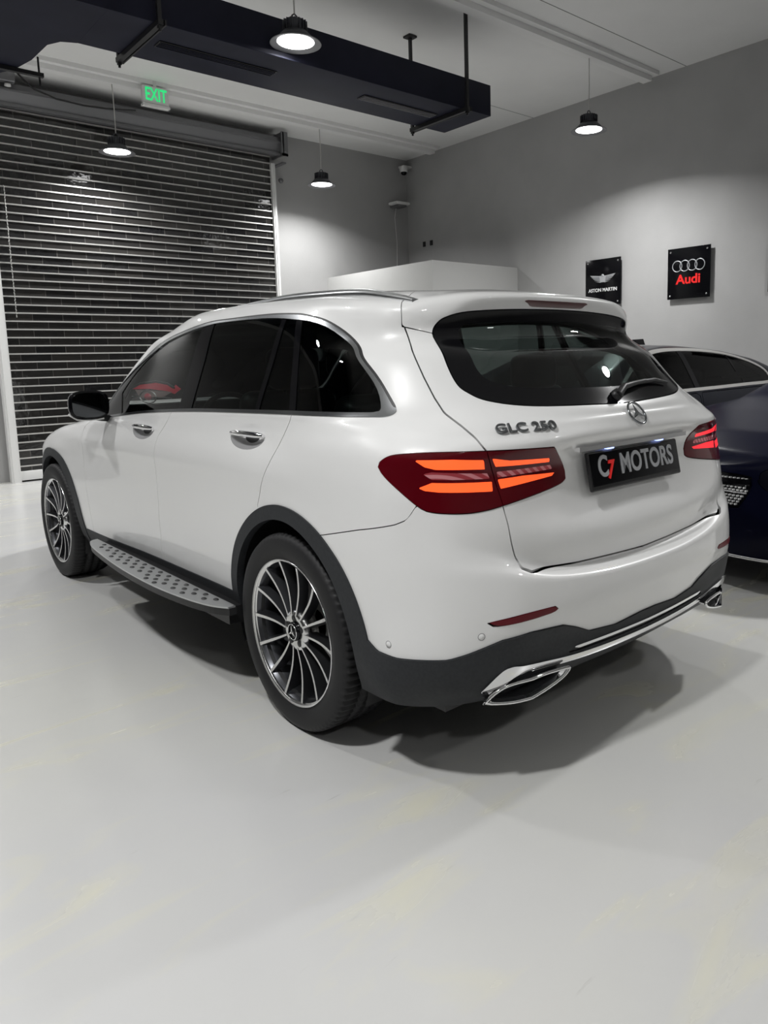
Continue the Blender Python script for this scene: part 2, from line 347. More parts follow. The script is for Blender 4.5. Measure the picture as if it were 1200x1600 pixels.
struct(MB().box((-.12, Y1+.19, 0), (3.30, Y1+.25, 4.25)).build('wall_outside_street', mat('night_black', (.01, .01, .014), .5)))
for i, yb in enumerate((6.86, 2.96, -.95, -4.85)):
    b = MB().box((X0, yb-.06, H-.10), (X1-.16, yb+.06, H)).box((X0, yb+.06, H-.025), (X1-.12, yb+.16, H)).box((X0, yb-.13, H-.045), (X1-.12, yb-.06, H))
    struct(b.build('trim_%d' % (i+1), BEAM))
cs = MB()
for y in (4.9, 2.55, .9, -2.4): cs.box((X0, y-.004, H-.002), (X1, y+.004, H+.001))
struct(cs.build('trim_ceiling_joint', mat('joint_shadow_gap', (.2, .2, .2), .9)))
# corner booth
bo = MB().box((4.30, 5.22, 0), (4.40, Y1-.001, 2.63)).box((4.40, 5.22, 0), (X1-.001, 5.32, 2.63))
struct(bo.build('wall_corner_booth', BOOTHW))
# ---------- roller shutter
PAN = mat('dark_shutter_panel', (.03, .03, .032), .08, spec=.6)
def pan_nodes():
    n, l, b = nodes(PAN); tc = n.new('ShaderNodeTexCoord'); sp = n.new('ShaderNodeSeparateXYZ'); cb = n.new('ShaderNodeCombineXYZ')
    l.new(tc.outputs['Object'], sp.inputs[0]); l.new(sp.outputs[0], cb.inputs[0]); l.new(sp.outputs[2], cb.inputs[1])
    br = n.new('ShaderNodeTexBrick'); br.inputs['Scale'].default_value = 1; br.inputs['Brick Width'].default_value = .33; br.inputs['Row Height'].default_value = .0945
    br.inputs['Mortar Size'].default_value = .0035; br.offset = .5
    br.inputs['Color1'].default_value = (.014, .014, .015, 1); br.inputs['Color2'].default_value = (.034, .032, .030, 1); br.inputs['Mortar'].default_value = (.11, .105, .10, 1)
    l.new(cb.outputs[0], br.inputs['Vector'])
    l.new(br.outputs['Color'], b.inputs['Base Color'])
    t = n.new('ShaderNodeTexNoise'); t.inputs['Scale'].default_value = 7; t.inputs['Detail'].default_value = 3
    l.new(cb.outputs[0], t.inputs['Vector'])
    bp = n.new('ShaderNodeBump'); bp.inputs['Strength'].default_value = .25; bp.inputs['Distance'].default_value = .02
    l.new(t.outputs['Fac'], bp.inputs['Height']); l.new(bp.outputs['Normal'], b.inputs['Normal'])
pan_nodes()
sh = tag(empty('roller_shutter', (1.58, 7.62, 0)), 'tall see-through roller shutter with aluminium slats, pulled down to the floor', 'shutter')
def rel(mb, o): return mb.xf(Matrix.Translation(-Vector(o.location)))
rel(MB().box((-.21, 7.60, .09), (3.33, 7.61, 4.30)), sh).build('panel', PAN, sh)
sl = MB(); z = .0945*2
while z < 4.30:
    sl.box((-.21, 7.575, z-.0075), (3.33, 7.60, z+.0075)); z += .0945
rel(sl, sh).build('slats', ALU, sh)
rel(MB().bbox((-.20, 7.57, .02), (3.33, 7.62, .13), .006), sh).build('bottom_bar', WHITEP, sh)
for a, b in ((-.30, -.20), (3.325, 3.385)):
    rel(MB().box((a, 7.55, 0), (b, 7.66, 4.16)).box((a+.02, 7.54, 0), (b-.02, 7.55, 4.16)), sh).build('guide_rail', WHITEP, sh)
hs = MB().prism([(7.40, 4.42), (7.46, 4.30), (7.46, 4.27), (7.68, 4.27), (7.68, 4.50), (7.44, 4.50)], -.9, 3.42, 'x')
hs.box((-.9, 7.385, 4.405), (3.42, 7.40, 4.425)).box((-.9, 7.44, 4.255), (3.42, 7.47, 4.285)); rel(hs, sh).build('housing', STEELG, sh)
eb = MB().box((3.42, 7.36, 4.24), (3.44, 7.70, 4.56)).box((3.40, 7.36, 4.24), (3.50, 7.40, 4.27)).box((3.40, 7.36, 4.24), (3.50, 7.375, 4.56)).box((3.40, 7.36, 4.13), (3.46, 7.66, 4.15))
rel(eb, sh).build('end_bracket', STEELG, sh)
ch = MB()
for i in range(40):
    z = 1.93+i*.037; ch.tube([(-.085+.004*math.sin(i), 7.53, z), (-.085-.004*math.sin(i), 7.53, z+.03)], .006, 5)
rel(ch, sh).build('pull_chain', ALU, sh)
c = MB().tube([(.12, 7.35, 4.60), (.18, 7.355, 4.54), (.28, 7.35, 4.46), (.5, 7.35, 4.40), (.8, 7.35, 4.385), (1.05, 7.35, 4.40), (1.4, 7.36, 4.45)], .010, 6)
tag(c.build('cable', BLACKP), 'black cable sagging in front of the grey shutter housing', 'cable')
sb = tag(empty('motion_sensor', (.01, 7.33, 4.53)), 'small grey box sensor above the shutter housing at the left edge', 'sensor')
MB().bbox((-.12, -.05, -.06), (.07, .05, .085), .012).build('body', STEELG, sb); MB().lathe([(0, -.07), (.03, -.075), (.035, -.10), (0, -.11)], 12).build('lens', WHITEP, sb)
# ---------- exit sign
ex = tag(empty('exit_sign', (1.405, 6.74, 4.452)), 'white exit sign with green letters hanging under the ceiling', 'exit sign')
MB().bbox((-.15, -.03, -.10), (.15, .03, .10), .012).box((-.155, -.04, -.125), (.155, .04, -.10)).build('case', WHITEP, ex)
MB().box((-.02, -.015, .10), (.02, .015, H-4.452)).build('mount', WHITEP, ex)
text_mesh('lettering', 'EXIT', .20, .002, EXITG, ex, frame((0, -.033, .0), (1, 0, 0), (0, 0, 1)), bold=.003, sx=.62)
# ---------- pendant lamps
PH = 3.785
def make_lamp(x, y, h):
    L = empty('pendant_lamp', (x, y, PH))
    top = h-PH
    MB().tube([(0, 0, .20), (.004, 0, (.2+top)/2), (0, 0, top)], .006, 6).build('cord', mat('white_cord', (.5, .49, .47), .5) if 'white_cord' not in bpy.data.materials else bpy.data.materials['white_cord'], L)
    b = MB().lathe([(0, .155), (.075, .155), (.08, .14), (.08, .075), (.095, .07), (.12, .045), (.145, .02), (.15, .004), (0, .004)], 36)
    for k in range(18):
        a = k*math.pi/9; s0 = len(b.v); b.box((.078, -.002, .08), (.095, .002, .15)); b.xf(Matrix.Rotation(a, 4, 'Z'), s0)
    b.tube([(-.03, 0, .155), (-.02, 0, .19), (0, 0, .205), (.02, 0, .19), (.03, 0, .155)], .006, 6)
    b.build('housing', mat('lamp_dark_grey', (.055, .057, .065), .45, .4) if 'lamp_dark_grey' not in bpy.data.materials else bpy.data.materials['lamp_dark_grey'], L)
    MB().lathe([(.146, .012), (.192, -.006), (.196, -.012), (.190, -.012), (.142, .002)], 40).build('flange', STEELG, L)
    MB().lathe([(0, -.006), (.10, -.004), (.142, .002), (.142, .006), (0, .006)], 36).build('light_disc', LED, L)
    return L
lab = ['white-lit pendant lamp hanging in front of the shutter, left of the exit sign', 'pendant lamp hanging by the plain wall right of the shutter', None,
       'largest pendant lamp, hanging before the dark duct', 'pendant lamp hanging alone in front of the right wall', None, None, None, None, None, None]
for i, (x, y) in enumerate(LAMPS):
    L = make_lamp(x, y, H-.10)
    if lab[i]: tag(L, lab[i], 'lamp')
    else: tag(L, 'round pendant lamp elsewhere in the room, outside the picture', 'lamp', 'pendant lamps out of the picture')
    ld = bpy.data.lights.new('lamp_light', 'AREA'); ld.shape = 'DISK'; ld.size = .26; ld.energy = LAMP_W*DIM.get(i, 1); ld.color = (1, 1, .995); ld.spread = math.radians(150)
    lo = bpy.data.objects.new('lamp_light', ld); link(lo, L); lo.location = (0, 0, -.012)
# ---------- air duct
du = tag(empty('air_duct', (1.5, 3.5, 3.73)), 'long dark navy rectangular air duct hung from the ceiling, bending at the left', 'duct')
DZ0, DZ1 = 3.73, 4.02
rel(MB().bbox((-.30, 3.15, DZ0), (3.34, 3.85, DZ1), .004), du).build('straight_section', DUCT, du)
el = [(-.30, 3.15), (-.30, 3.85), (-.40, 3.90), (-.46, 4.02), (-.48, 4.4), (-.54, 4.70), (-.68, 4.98), (-.95, 5.2), (-1.4, 5.3), (-8.4, 5.3), (-8.4, 3.15)]
rel(MB().prism(el[::-1], DZ0, DZ1), du).build('elbow_section', DUCT, du)
for x in (2.955, .02, -3.4):
    s = MB().box((x-.018, 3.06, DZ0-.04), (x+.018, 3.94, DZ0-.004)).box((x+.028, 3.06, DZ0-.04), (x+.04, 3.94, DZ0-.004))
    for y in (3.085, 3.915): s.box((x-.014, y-.014, DZ0-.06), (x+.014, y+.014, H-.002))
    for y in (3.085, 3.915): s.box((x-.05, y-.05, H-.02), (x+.05, y+.05, H-.001)).tube([(x, y, DZ0-.08), (x, y, DZ0)], .01, 6)
    rel(s, du).build('hanger', BLACKP, du)
s = MB().box((-2.0, 4.62, DZ0-.035), (-.34, 4.66, DZ0-.004)).tube([(-.37, 4.64, DZ0-.10), (-.37, 4.64, DZ0+.12)], .008, 6); rel(s, du).build('strut', BLACKP, du)
for a, b in ((2.0, 2.87), (.15, 1.12)):
    v = MB().box((a, 3.42, DZ0-.008), (b, 3.54, DZ0-.002)); 
    for k in range(4): v.box((a+.01, 3.435+k*.027, DZ0-.014), (b-.01, 3.443+k*.027, DZ0-.008), 1)
    rel(v, du).build('air_grille', [BLACKP, STEELG if a > 1 else DUCT], du)
# ---------- wall signs
def sign(y, zc, label, w=.555, h=.59):
    s = tag(empty('wall_sign', (X1, y, zc)), label, 'sign')
    MB().bbox((-.050, -w/2, -h/2), (-.040, w/2, h/2), .002).build('board', BLACKG, s)
    for a in (-1, 1):
        for c in (-1, 1):
            MB().lathe([(0, -.058), (.010, -.058), (.012, -.052), (.010, 0)], 14, 'x', (0, a*(w/2-.04), c*(h/2-.04))).build('standoff_bolt', CHROME, s)
    return s
s1 = sign(3.67, 2.288, 'black square glass sign with silver wings, half hidden by the white car roof')
ft = lambda z: frame((-.052, 0, z), (0, -1, 0), (0, 0, 1))
text_mesh('lettering', 'ASTON MARTIN', .062, .001, WHITET, s1, ft(-.10), bold=.001)
wg = MB()
for sgn in (-1, 1):
    for k in range(5):
        y0, y1 = .03, .20-.022*k; zt = .085-.018*k; zz = .04-.014*k
        wg.prism([(sgn*y0, zt-.006), (sgn*y1, zt+.012-.004*k), (sgn*(y1-.02), zt-.006), (sgn*y0, zt-.018)], -.054, -.050, 'x')
wg.prism([(-.05, .082), (.05, .082), (.035, .0), (-.035, .0)], -.055, -.050, 'x'); wg.lathe([(0, -.056), (.018, -.056), (.018, -.05)], 16, 'x', (0, 0, .085))
wg.xf(Matrix.Translation((0, 0, .0))); wg.build('wing_emblem', SILVERL, s1)
s2 = sign(2.437, 2.288, 'black square glass sign with four silver rings over red lettering')
for k in range(4):
    y = (k-1.5)*-.098
    MB().tube([(-.053, y+.062*math.cos(a*math.pi/18), .085+.062*math.sin(a*math.pi/18)) for a in range(36)], .006, 8, closed=True).build('ring', SILVERL, s2)
text_mesh('lettering', 'Audi', .15, .001, RED, s2, ft(-.075), bold=.004, sx=1.12)
s3 = sign(1.20, 2.288, 'black square glass sign cut off by the right edge of the picture')
MB().tube([(-.053, .07*math.cos(a*math.pi/18), .04+.07*math.sin(a*math.pi/18)) for a in range(36)], .006, 8, closed=True).build('ring', SILVERL, s3)
# ---------- small fittings
cc = tag(empty('security_camera', (5.78, 7.60, 4.43)), 'small white dome security camera in the upper corner of the room', 'camera')
MB().lathe([(.07, .05), (.075, 0), (.06, -.04), (0, -.04)], 20).box((-.02, -.02, .04), (.15, .12, .07)).build('base', WHITEP, cc)
MB().lathe([(.05, -.04), (.047, -.06), (.03, -.08), (0, -.088)], 18).build('dome', BLACKG, cc)
br = tag(empty('wireless_router', (5.66, 7.58, 3.87)), 'flat white wireless box on a bracket in the room corner', 'router')
MB().bbox((-.16, -.12, -.02), (.12, .10, .02), .012).build('body', WHITEP, br); MB().box((-.10, -.08, -.05), (.08, .13, -.02)).build('bracket', STEELG, br)
MB().tube([(0, .1, -.03), (-.02, .12, -.2), (.01, .12, -.6), (0, .12, -1.0)], .005, 5).build('wire', WHITEP, br)
for y, z, n in ((7.30, 3.22, 'left'), (7.12, 3.22, 'right')):
    o = MB().box((-.012, -.03, -.04), (0, .03, .04)).box((-.016, -.012, -.015), (-.012, .012, .015)).build('wall_hook', BLACKP); o.location = (X1, y, z)
    tag(o, 'tiny dark hook on the right wall near the corner, the %s one of two' % n, 'hook')
o = MB().lathe([(0, -.03), (.03, -.03), (.035, 0), (0, 0)], 14, 'y').build('wall_plug', STEELG); o.location = (3.56, Y1, 3.98)
tag(o, 'small grey round fitting on the wall just right of the shutter', 'fitting')
# ---------- surface cutting: regions of one smooth body surface become the panels
class Skin:
    def __init__(s, G, faces=None):
        V, U, _ = G.shape
        du = np.zeros_like(G); dv = np.zeros_like(G)
        du[:, 1:-1] = G[:, 2:]-G[:, :-2]; du[:, 0] = (G[:, 1]-G[:, 0]); du[:, -1] = G[:, -1]-G[:, -2]
        du[:, 0, 1:] = 0; du[:, -1, 1:] = 0
        dv[1:-1] = G[2:]-G[:-2]; dv[0] = G[1]-G[0]; dv[-1] = G[-1]-G[-2]; dv[-1, :, 1:] = 0
        dv[-1, :, 0] = -1e-3
        n = np.cross(dv, du); ln = np.linalg.norm(n, axis=-1, keepdims=True); n = n/np.maximum(ln, 1e-12)
        ok = ln[..., 0] > 1e-9
        n[~ok] = (0, 0, 1)
        ref = n[V//3, U//2]                       # must point outward (+w on the side)
        if ref[0] < 0: n = -n
        n[~ok] = (0, 0, 1)
        n[:, 0, 0] = 0; n[:, -1, 0] = 0; n[-1, :, 0] = 0
        n[-1][n[-1][:, 2] < .2] = (0, 0, 1)
        n /= np.maximum(np.linalg.norm(n, axis=-1, keepdims=True), 1e-9)
        s.P = list(map(tuple, G.reshape(-1, 3))); s.N = list(map(tuple, n.reshape(-1, 3)))
        idx = np.arange(V*U).reshape(V, U)
        a, b, c, d = idx[:-1, :-1].ravel(), idx[:-1, 1:].ravel(), idx[1:, 1:].ravel(), idx[1:, :-1].ravel()
        s.all = list(zip(a.tolist(), b.tolist(), c.tolist(), d.tolist()))
    def clip(s, faces, D, level):
        """split faces by D<level (inside) / D>level"""
        ins, outs = [], []; cache = {}
        D = D-level; D = np.where(np.abs(D) < 1e-7, 1e-7, D).tolist()
        for f in faces:
            ds = [D[i] for i in f]
            if min(ds) > 0: outs.append(f); continue
            if max(ds) < 0: ins.append(f); continue
            a, b = [], []; k = len(f)
            for j in range(k):
                i0, i1 = f[j], f[(j+1) % k]; d0, d1 = ds[j], ds[(j+1) % k]
                (a if d0 < 0 else b).append(i0)
                if (d0 < 0) != (d1 < 0):
                    key = (i0, i1) if i0 < i1 else (i1, i0)
                    if key not in cache:
                        t = d0/(d0-d1); p0, p1, n0, n1 = s.P[i0], s.P[i1], s.N[i0], s.N[i1]
                        s.P.append(tuple(p0[q]+(p1[q]-p0[q])*t for q in range(3))); s.N.append(tuple(n0[q]+(n1[q]-n0[q])*t for q in range(3)))
                        cache[key] = len(s.P)-1
                    v = cache[key]; a.append(v); b.append(v)
            if len(a) > 2: ins.append(tuple(a))
            if len(b) > 2: outs.append(tuple(b))
        return ins, outs
    def refine(s, faces):
        out = []; mid = {}
        for f in faces:
            k = len(f); c = tuple(sum(s.P[i][q] for i in f)/k for q in range(3)); n = tuple(sum(s.N[i][q] for i in f)/k for q in range(3))
            s.P.append(c); s.N.append(n); ci = len(s.P)-1; m = []
            for j in range(k):
                a, b = f[j], f[(j+1) % k]; key = (min(a, b), max(a, b))
                if key not in mid:
                    s.P.append(tuple((s.P[a][q]+s.P[b][q])/2 for q in range(3))); s.N.append(tuple((s.N[a][q]+s.N[b][q])/2 for q in range(3))); mid[key] = len(s.P)-1
                m.append(mid[key])
            for j in range(k): out.append((f[j], m[j], ci, m[j-1]))
        return out
    def cut(s, faces, fn, gap=0.0):
        used = sorted({i for f in faces for i in f}); A = np.array([s.P[i] for i in used])
        def dd():
            D = np.full(len(s.P), 1e3); u = sorted({i for f in faces for i in f}); D[u] = fn(np.array([s.P[i] for i in u])); return D
        ins, out = s.clip(faces, dd(), -gap if gap else 0)
        if gap:
            faces = out; _, out = s.clip(out, dd(), gap)
        return ins, out
def sd_poly(pts, Q):
    """signed distance (negative inside) of points Q(n,2) to polygon"""
    P = np.array(pts, float); n = len(P); d2 = np.full(len(Q), 1e9); ins = np.zeros(len(Q), bool)
    for i in range(n):
        a, b = P[i], P[(i+1) % n]; e = b-a; w = Q-a
        t = np.clip((w@e)/(e@e+1e-12), 0, 1); q = w-t[:, None]*e; d2 = np.minimum(d2, (q**2).sum(1))
        c1 = (a[1] <= Q[:, 1]) & (b[1] > Q[:, 1]); c2 = (a[1] > Q[:, 1]) & (b[1] <= Q[:, 1])
        with np.errstate(all='ignore'): cr = e[0]*w[:, 1]-e[1]*w[:, 0]
        ins ^= (c1 & (cr > 0)) | (c2 & (cr < 0))
    d = np.sqrt(d2); return np.where(ins, -d, d)
def smooth_poly(pts, sharp=(), k=5):
    """closed Catmull-Rom through the points; indices in sharp stay corners"""
    P = [np.array(p, float) for p in pts]; n = len(P); out = []
    for i in range(n):
        p0, p1, p2, p3 = P[i-1], P[i], P[(i+1) % n], P[(i+2) % n]
        if i in sharp: p0 = p1
        if (i+1) % n in sharp: p3 = p2
        for j in range(k):
            t = j/k; h = .5
            m1 = (p2-p0)*h; m2 = (p3-p1)*h
            if i in sharp and (i+1) % n in sharp: m1 = m2 = p2-p1
            out.append((2*t**3-3*t**2+1)*p1+(t**3-2*t**2+t)*m1+(-2*t**3+3*t**2)*p2+(t**3-t**2)*m2)
    return out
def skin_mesh(name, skin, faces, mats, parent, sides='LR', off=0.0, flange=.012, disp=None):
    """panel from skin faces; sides L (x<0), R or both welded at the centre"""
    used = sorted({i for f in faces for i in f}); m = {u: k for k, u in enumerate(used)}
    P = np.array([skin.P[i] for i in used]); N = np.array([skin.N[i] for i in used]); N /= np.linalg.norm(N, axis=1, keepdims=True)+1e-12
    if disp is not None: P = P+N*disp(P)[:, None]
    P = P+N*off
    F0 = [tuple(m[i] for i in f) for f in faces]
    cnt = {}
    for f in F0:
        for j in range(len(f)):
            a, b = f[j], f[(j+1) % len(f)]; k = (min(a, b), max(a, b)); cnt[k] = cnt.get(k, 0)+1 if k in cnt else 1
    dire = []
    for f in F0:
        for j in range(len(f)):
            a, b = f[j], f[(j+1) % len(f)]
            if cnt[(min(a, b), max(a, b))] == 1:
                if abs(P[a][0]) < 1e-5 and abs(P[b][0]) < 1e-5: continue
                dire.append((a, b))
    V, NN, FF = [], [], []
    for side in sides:
        sx = np.array([-1, 1, 1]) if side == 'L' else np.array([1, 1, 1])
        o = len(V); V += (P*sx).tolist(); NN += (N*sx).tolist()
        # grid order (a,b,c,d): decide orientation by first good face
        for f in F0:
            p = [np.array(V[o+i]) for i in f[:3]]; n = np.cross(p[1]-p[0], p[2]-p[0])
            ref = np.array(NN[o+f[0]])
            g = tuple(o+i for i in f); FF.append(g if n@ref >= 0 else g[::-1])
        if flange:
            for a, b in dire:
                na, nb = N[a]*sx, N[b]*sx; pa, pb = P[a]*sx, P[b]*sx
                q = [pa, pb, pb-nb*flange, pa-na*flange]; e = np.cross(pb-pa, -na)
                cen = np.linalg.norm(e); e = e/cen if cen > 1e-9 else na
                k = len(V); V += [tuple(z) for z in q]; NN += [tuple(e)]*4; FF.append((k, k+1, k+2, k+3))
    if sides == 'LR':      # weld centre line
        key = {}; rep = list(range(len(V)))
        for i, v in enumerate(V):
            if abs(v[0]) < 1e-5:
                kk = (round(v[1], 5), round(v[2], 5), tuple(np.round(np.abs(NN[i]), 2)))
                rep[i] = key.setdefault(kk, i)
        FF = [tuple(rep[i] for i in f) for f in FF]
        FF = [tuple(dict.fromkeys(f)) for f in FF]; FF = [f for f in FF if len(f) > 2]
    us = sorted({i for f in FF for i in f}); mm = {u: k for k, u in enumerate(us)}
    me = bpy.data.meshes.new(name); me.from_pydata([V[i] for i in us], [], [tuple(mm[i] for i in f) for f in FF])
    for q in (mats if isinstance(mats, (list, tuple)) else [mats]): me.materials.append(q)
    me.polygons.foreach_set('use_smooth', [True]*len(me.polygons)); me.update()
    me.normals_split_custom_set_from_vertices([NN[i] for i in us])
    return link(bpy.data.objects.new(name, me), parent)
G = body_grid(.0125, 2); SK = Skin(G); BG = G.reshape(-1, 3)
def surf(wv, z, ymax=0.2, ymin=-2):
    """rear surface point and normal at half-width wv, height z"""
    m = (BG[:, 1] < ymax) & (BG[:, 1] > ymin); Q = BG[m]; i = np.argmin((Q[:, 0]-wv)**2+(Q[:, 2]-z)**2)
    k = np.nonzero(m)[0][i]; return np.array(SK.P[k]), np.array(SK.N[k])
def surf_side(y, z):
    m = BG[:, 0] > .5; Q = BG[m]; i = np.argmin((Q[:, 1]-y)**2+(Q[:, 2]-z)**2); k = np.nonzero(m)[0][i]; return np.array(SK.P[k]), np.array(SK.N[k])
car = tag(empty('suv', (0, 0, 0), TH), 'white five-door sport utility car parked in the middle with lit tail lamps', 'car')
S_ = lambda P: P[:, 0]+P[:, 1]+.85
WC = (0.0, 2.873); WR = .369
rest = SK.all
# wheel openings and arch trims
for yc in WC:
    d = lambda P: np.where(P[:, 0] > .55, np.hypot(P[:, 1]-yc, P[:, 2]-WR)-.420, 1)
    _, rest = SK.cut(rest, d)
arch = []
for yc in WC:
    def d(P):
        r = .474+.036*np.clip((yc-P[:, 1])/.5, 0, 1)**1.6
        return np.where(P[:, 0] > .55, np.hypot(P[:, 1]-yc, P[:, 2]-WR)-r, 1)
    a, rest = SK.cut(rest, d); arch.append(a)
# lower cladding
cs_, cz_ = [-.3, -.012, .141, .283, .352, .418, .57, .697, .846, .928, 1.038, 1.152, 1.243, 1.29, 1.5], [.446, .446, .436, .448, .481, .506, .515, .508, .475, .46, .456, .451, .455, .479, .50]
def d_clad(P): return P[:, 2]-np.where(P[:, 1] < .2, np.interp(S_(P), cs_, cz_), np.interp(P[:, 1], [.45, 1.27, 2.31, 3.3, 3.8], [.419, .408, .393, .36, .36]))
clad, rest = SK.cut(rest, d_clad, .0008); cr0 = [f for f in clad if SK.P[f[0]][1] < -.6]; ids = set(cr0); clad = [f for f in clad if f not in ids]+SK.refine(cr0)
strip_poly = smooth_poly([(.80, .345), (.71, .405), (.66, .416), (.6, .408), (.41, .392), (.2, .384), (-.25, .380), (-.25, .362), (.2, .364), (.41, .371), (.58, .382), (.66, .376), (.75, .322)], (0, 6, 7, 12))
strip, clad = SK.cut(clad, lambda P: np.where(P[:, 1] < -.3, sd_poly(strip_poly, np.stack([S_(P), P[:, 2]], 1)), 1))
strip2, clad = SK.cut(clad, lambda P: np.where(P[:, 1] < -.3, sd_poly([(-.3, .402), (.34, .405), (.37, .411), (.36, .415), (-.3, .410)], np.stack([S_(P), P[:, 2]], 1)), 1))
slot, clad = SK.cut(clad, lambda P: np.where(P[:, 1] < -.3, sd_poly([(-.3, .384), (.34, .392), (.40, .396), (.37, .411), (.34, .405), (-.3, .402)], np.stack([S_(P), P[:, 2]], 1)), 1))
# side windows
DLO = smooth_poly([(.844, 1.144), (.4, 1.156), (-.1, 1.166), (-.40, 1.171), (-.478, 1.173), (-.502, 1.184), (-.496, 1.200), (-.470, 1.226), (-.38, 1.309), (-.259, 1.392), (-.159, 1.453), (-.037, 1.499), (.084, 1.524), (.163, 1.533), (.361, 1.542), (.68, 1.541), (.883, 1.537), (1.14, 1.51), (1.417, 1.471), (1.58, 1.401), (1.744, 1.313), (1.95, 1.199), (2.10, 1.085), (2.049, 1.057), (1.75, 1.087), (1.342, 1.12)], (22, 23), 4)
GLS = smooth_poly([(.85, 1.157), (.4, 1.169), (-.1, 1.180), (-.38, 1.184), (-.435, 1.187), (-.448, 1.200), (-.387, 1.278), (-.249, 1.379), (-.112, 1.449), (.01, 1.488), (.133, 1.506), (.349, 1.523), (.67, 1.526), (.858, 1.521), (1.109, 1.496), (1.377, 1.455), (1.543, 1.387), (1.693, 1.294), (1.80, 1.205), (1.735, 1.100), (1.348, 1.131)], (18, 19), 4)
side = lambda poly: (lambda P: np.where(P[:, 0] > .5, sd_poly(poly, P[:, 1:3]), 1))
win, rest = SK.cut(rest, side(DLO))
gl, fr = SK.cut(win, side(GLS))
chrome_w, black_w = SK.cut(fr, lambda P: -side(DLO)(P)-.026+.014*np.clip((P[:, 1]-1.5)/.2, 0, 1))
chrome_w = chrome_w+[f for f in black_w if SK.P[f[0]][1] < 1.45]; black_w = [f for f in black_w if SK.P[f[0]][1] >= 1.45]
seal_w, chrome_w = SK.cut(chrome_w, lambda P: np.maximum(-side(DLO)(P)-.007, 1.20-P[:, 2]))
bars = [(1.0, 1.12), (.866, 1.12), (.835, 1.374), (.822, 1.56), (.924, 1.56), (.973, 1.376)]
pill = []
a, gl = SK.cut(gl, side(bars)); pill.append(a)
a, gl = SK.cut(gl, side([(.288, 1.12), (.258, 1.12), (.232, 1.365), (.207, 1.56), (.238, 1.56), (.266, 1.366)])); pill.append(a)
a, gl = SK.cut(gl, side([(.009, 1.12), (-.041, 1.12), (.058, 1.363), (.12, 1.56), (.158, 1.56), (.098, 1.363)])); pill.append(a)
fglass, gl2 = SK.cut(gl, lambda P: .92-P[:, 1])
rglass, gl2 = SK.cut(gl2, lambda P: (.25+(1.36-P[:, 2])*.12-P[:, 1]))
vglass, qglass = SK.cut(gl2, lambda P: (.06-(1.36-P[:, 2])*.5-P[:, 1]))
# rear screen
RG = smooth_poly([(-.3, 1.181), (.0, 1.181), (.126, 1.183), (.423, 1.193), (.564, 1.214), (.611, 1.243), (.623, 1.275), (.61, 1.347), (.58, 1.407), (.571, 1.435), (.556, 1.465), (.528, 1.489), (.443, 1.508), (.242, 1.520), (0, 1.524), (-.3, 1.524)], (0, 15))
rear = lambda poly: (lambda P: np.where(P[:, 1] < .0, sd_poly(poly, P[:, ::2]), 1))
rscreen, rest = SK.cut(rest, rear(RG), .002)
CLR = smooth_poly([(-.3, 1.238), (.0, 1.238), (.38, 1.248), (.50, 1.268), (.535, 1.30), (.525, 1.36), (.49, 1.42), (.47, 1.452), (.42, 1.468), (.2, 1.478), (0, 1.480), (-.3, 1.480)], (0, 11))
rclear, rfrit = SK.cut(rscreen, rear(CLR))
# tail lamps
LP = smooth_poly([(1.216, 1.032), (1.20, 1.050), (1.156, 1.066), (1.078, 1.073), (.966, 1.076), (.751, 1.075), (.448, 1.068), (.405, 1.008), (.39, .964), (.409, .946), (.513, .928), (.689, .906), (.749, .899), (.823, .895), (.911, .897), (.99, .903), (1.036, .916), (1.117, .961), (1.188, 1.004)], (6,))
def inrear(poly): return lambda P: np.where(P[:, 1] < -.3, sd_poly(poly, np.stack([S_(P), P[:, 2]], 1)), 1)
lamp, rest = SK.cut(rest, inrear(LP), .0015)
seam_s = lambda z: np.interp(z, [.85, .903, .986, 1.074, 1.10], [.663, .684, .721, .751, .76])
lamp = SK.refine(SK.refine(lamp))
lampi, lampo = SK.cut(lamp, lambda P: S_(P)-seam_s(P[:, 2]), .002)
polys_o = dict(bar1=[(1.055, 1.054), (.893, 1.054), (.765, 1.049), (.762, 1.021), (.966, 1.026), (1.011, 1.034)], bar2=[(1.038, .973), (.982, .988), (.733, .981), (.730, .952), (.953, .960), (1.012, .965)], mid=[(1.019, 1.014), (.981, 1.019), (.752, 1.008), (.742, .991), (.981, .997)])
polys_i = dict(bar1=[(.73, 1.052), (.654, 1.041), (.473, 1.033), (.473, 1.020), (.716, 1.026)], bar2=[(.708, .986), (.593, .988), (.448, .983), (.461, .974), (.695, .957)], mid=[(.712, 1.010), (.469, 1.010), (.460, .996), (.708, .992)])
def lamp_parts(faces, polys):
    out = {}
    for k, p in polys.items(): out[k], faces = SK.cut(faces, inrear(p))
    return out, faces
lo_, lampo = lamp_parts(lampo, polys_o); li_, lampi = lamp_parts(lampi, polys_i)
# spoiler
def d_sp(P):
    ys = np.interp(P[:, 0], [0, .3, .498, .589, .628, .648, .70], [-.24, -.245, -.26, -.321, -.337, -.356, -.43])
    zs = np.where(P[:, 0] > .45, 1.438+(P[:, 0]-.578)*.3, 1.40)
    return np.maximum(P[:, 1]-ys, zs-P[:, 2])
spoiler, rest = SK.cut(rest, d_sp, .002)
brk = [(-.3, 1.555), (.195, 1.555), (.150, 1.532), (-.3, 1.530)]
brakel, spoiler = SK.cut(spoiler, lambda P: np.where(P[:, 1] < -.475, sd_poly(brk, P[:, ::2]), 1))
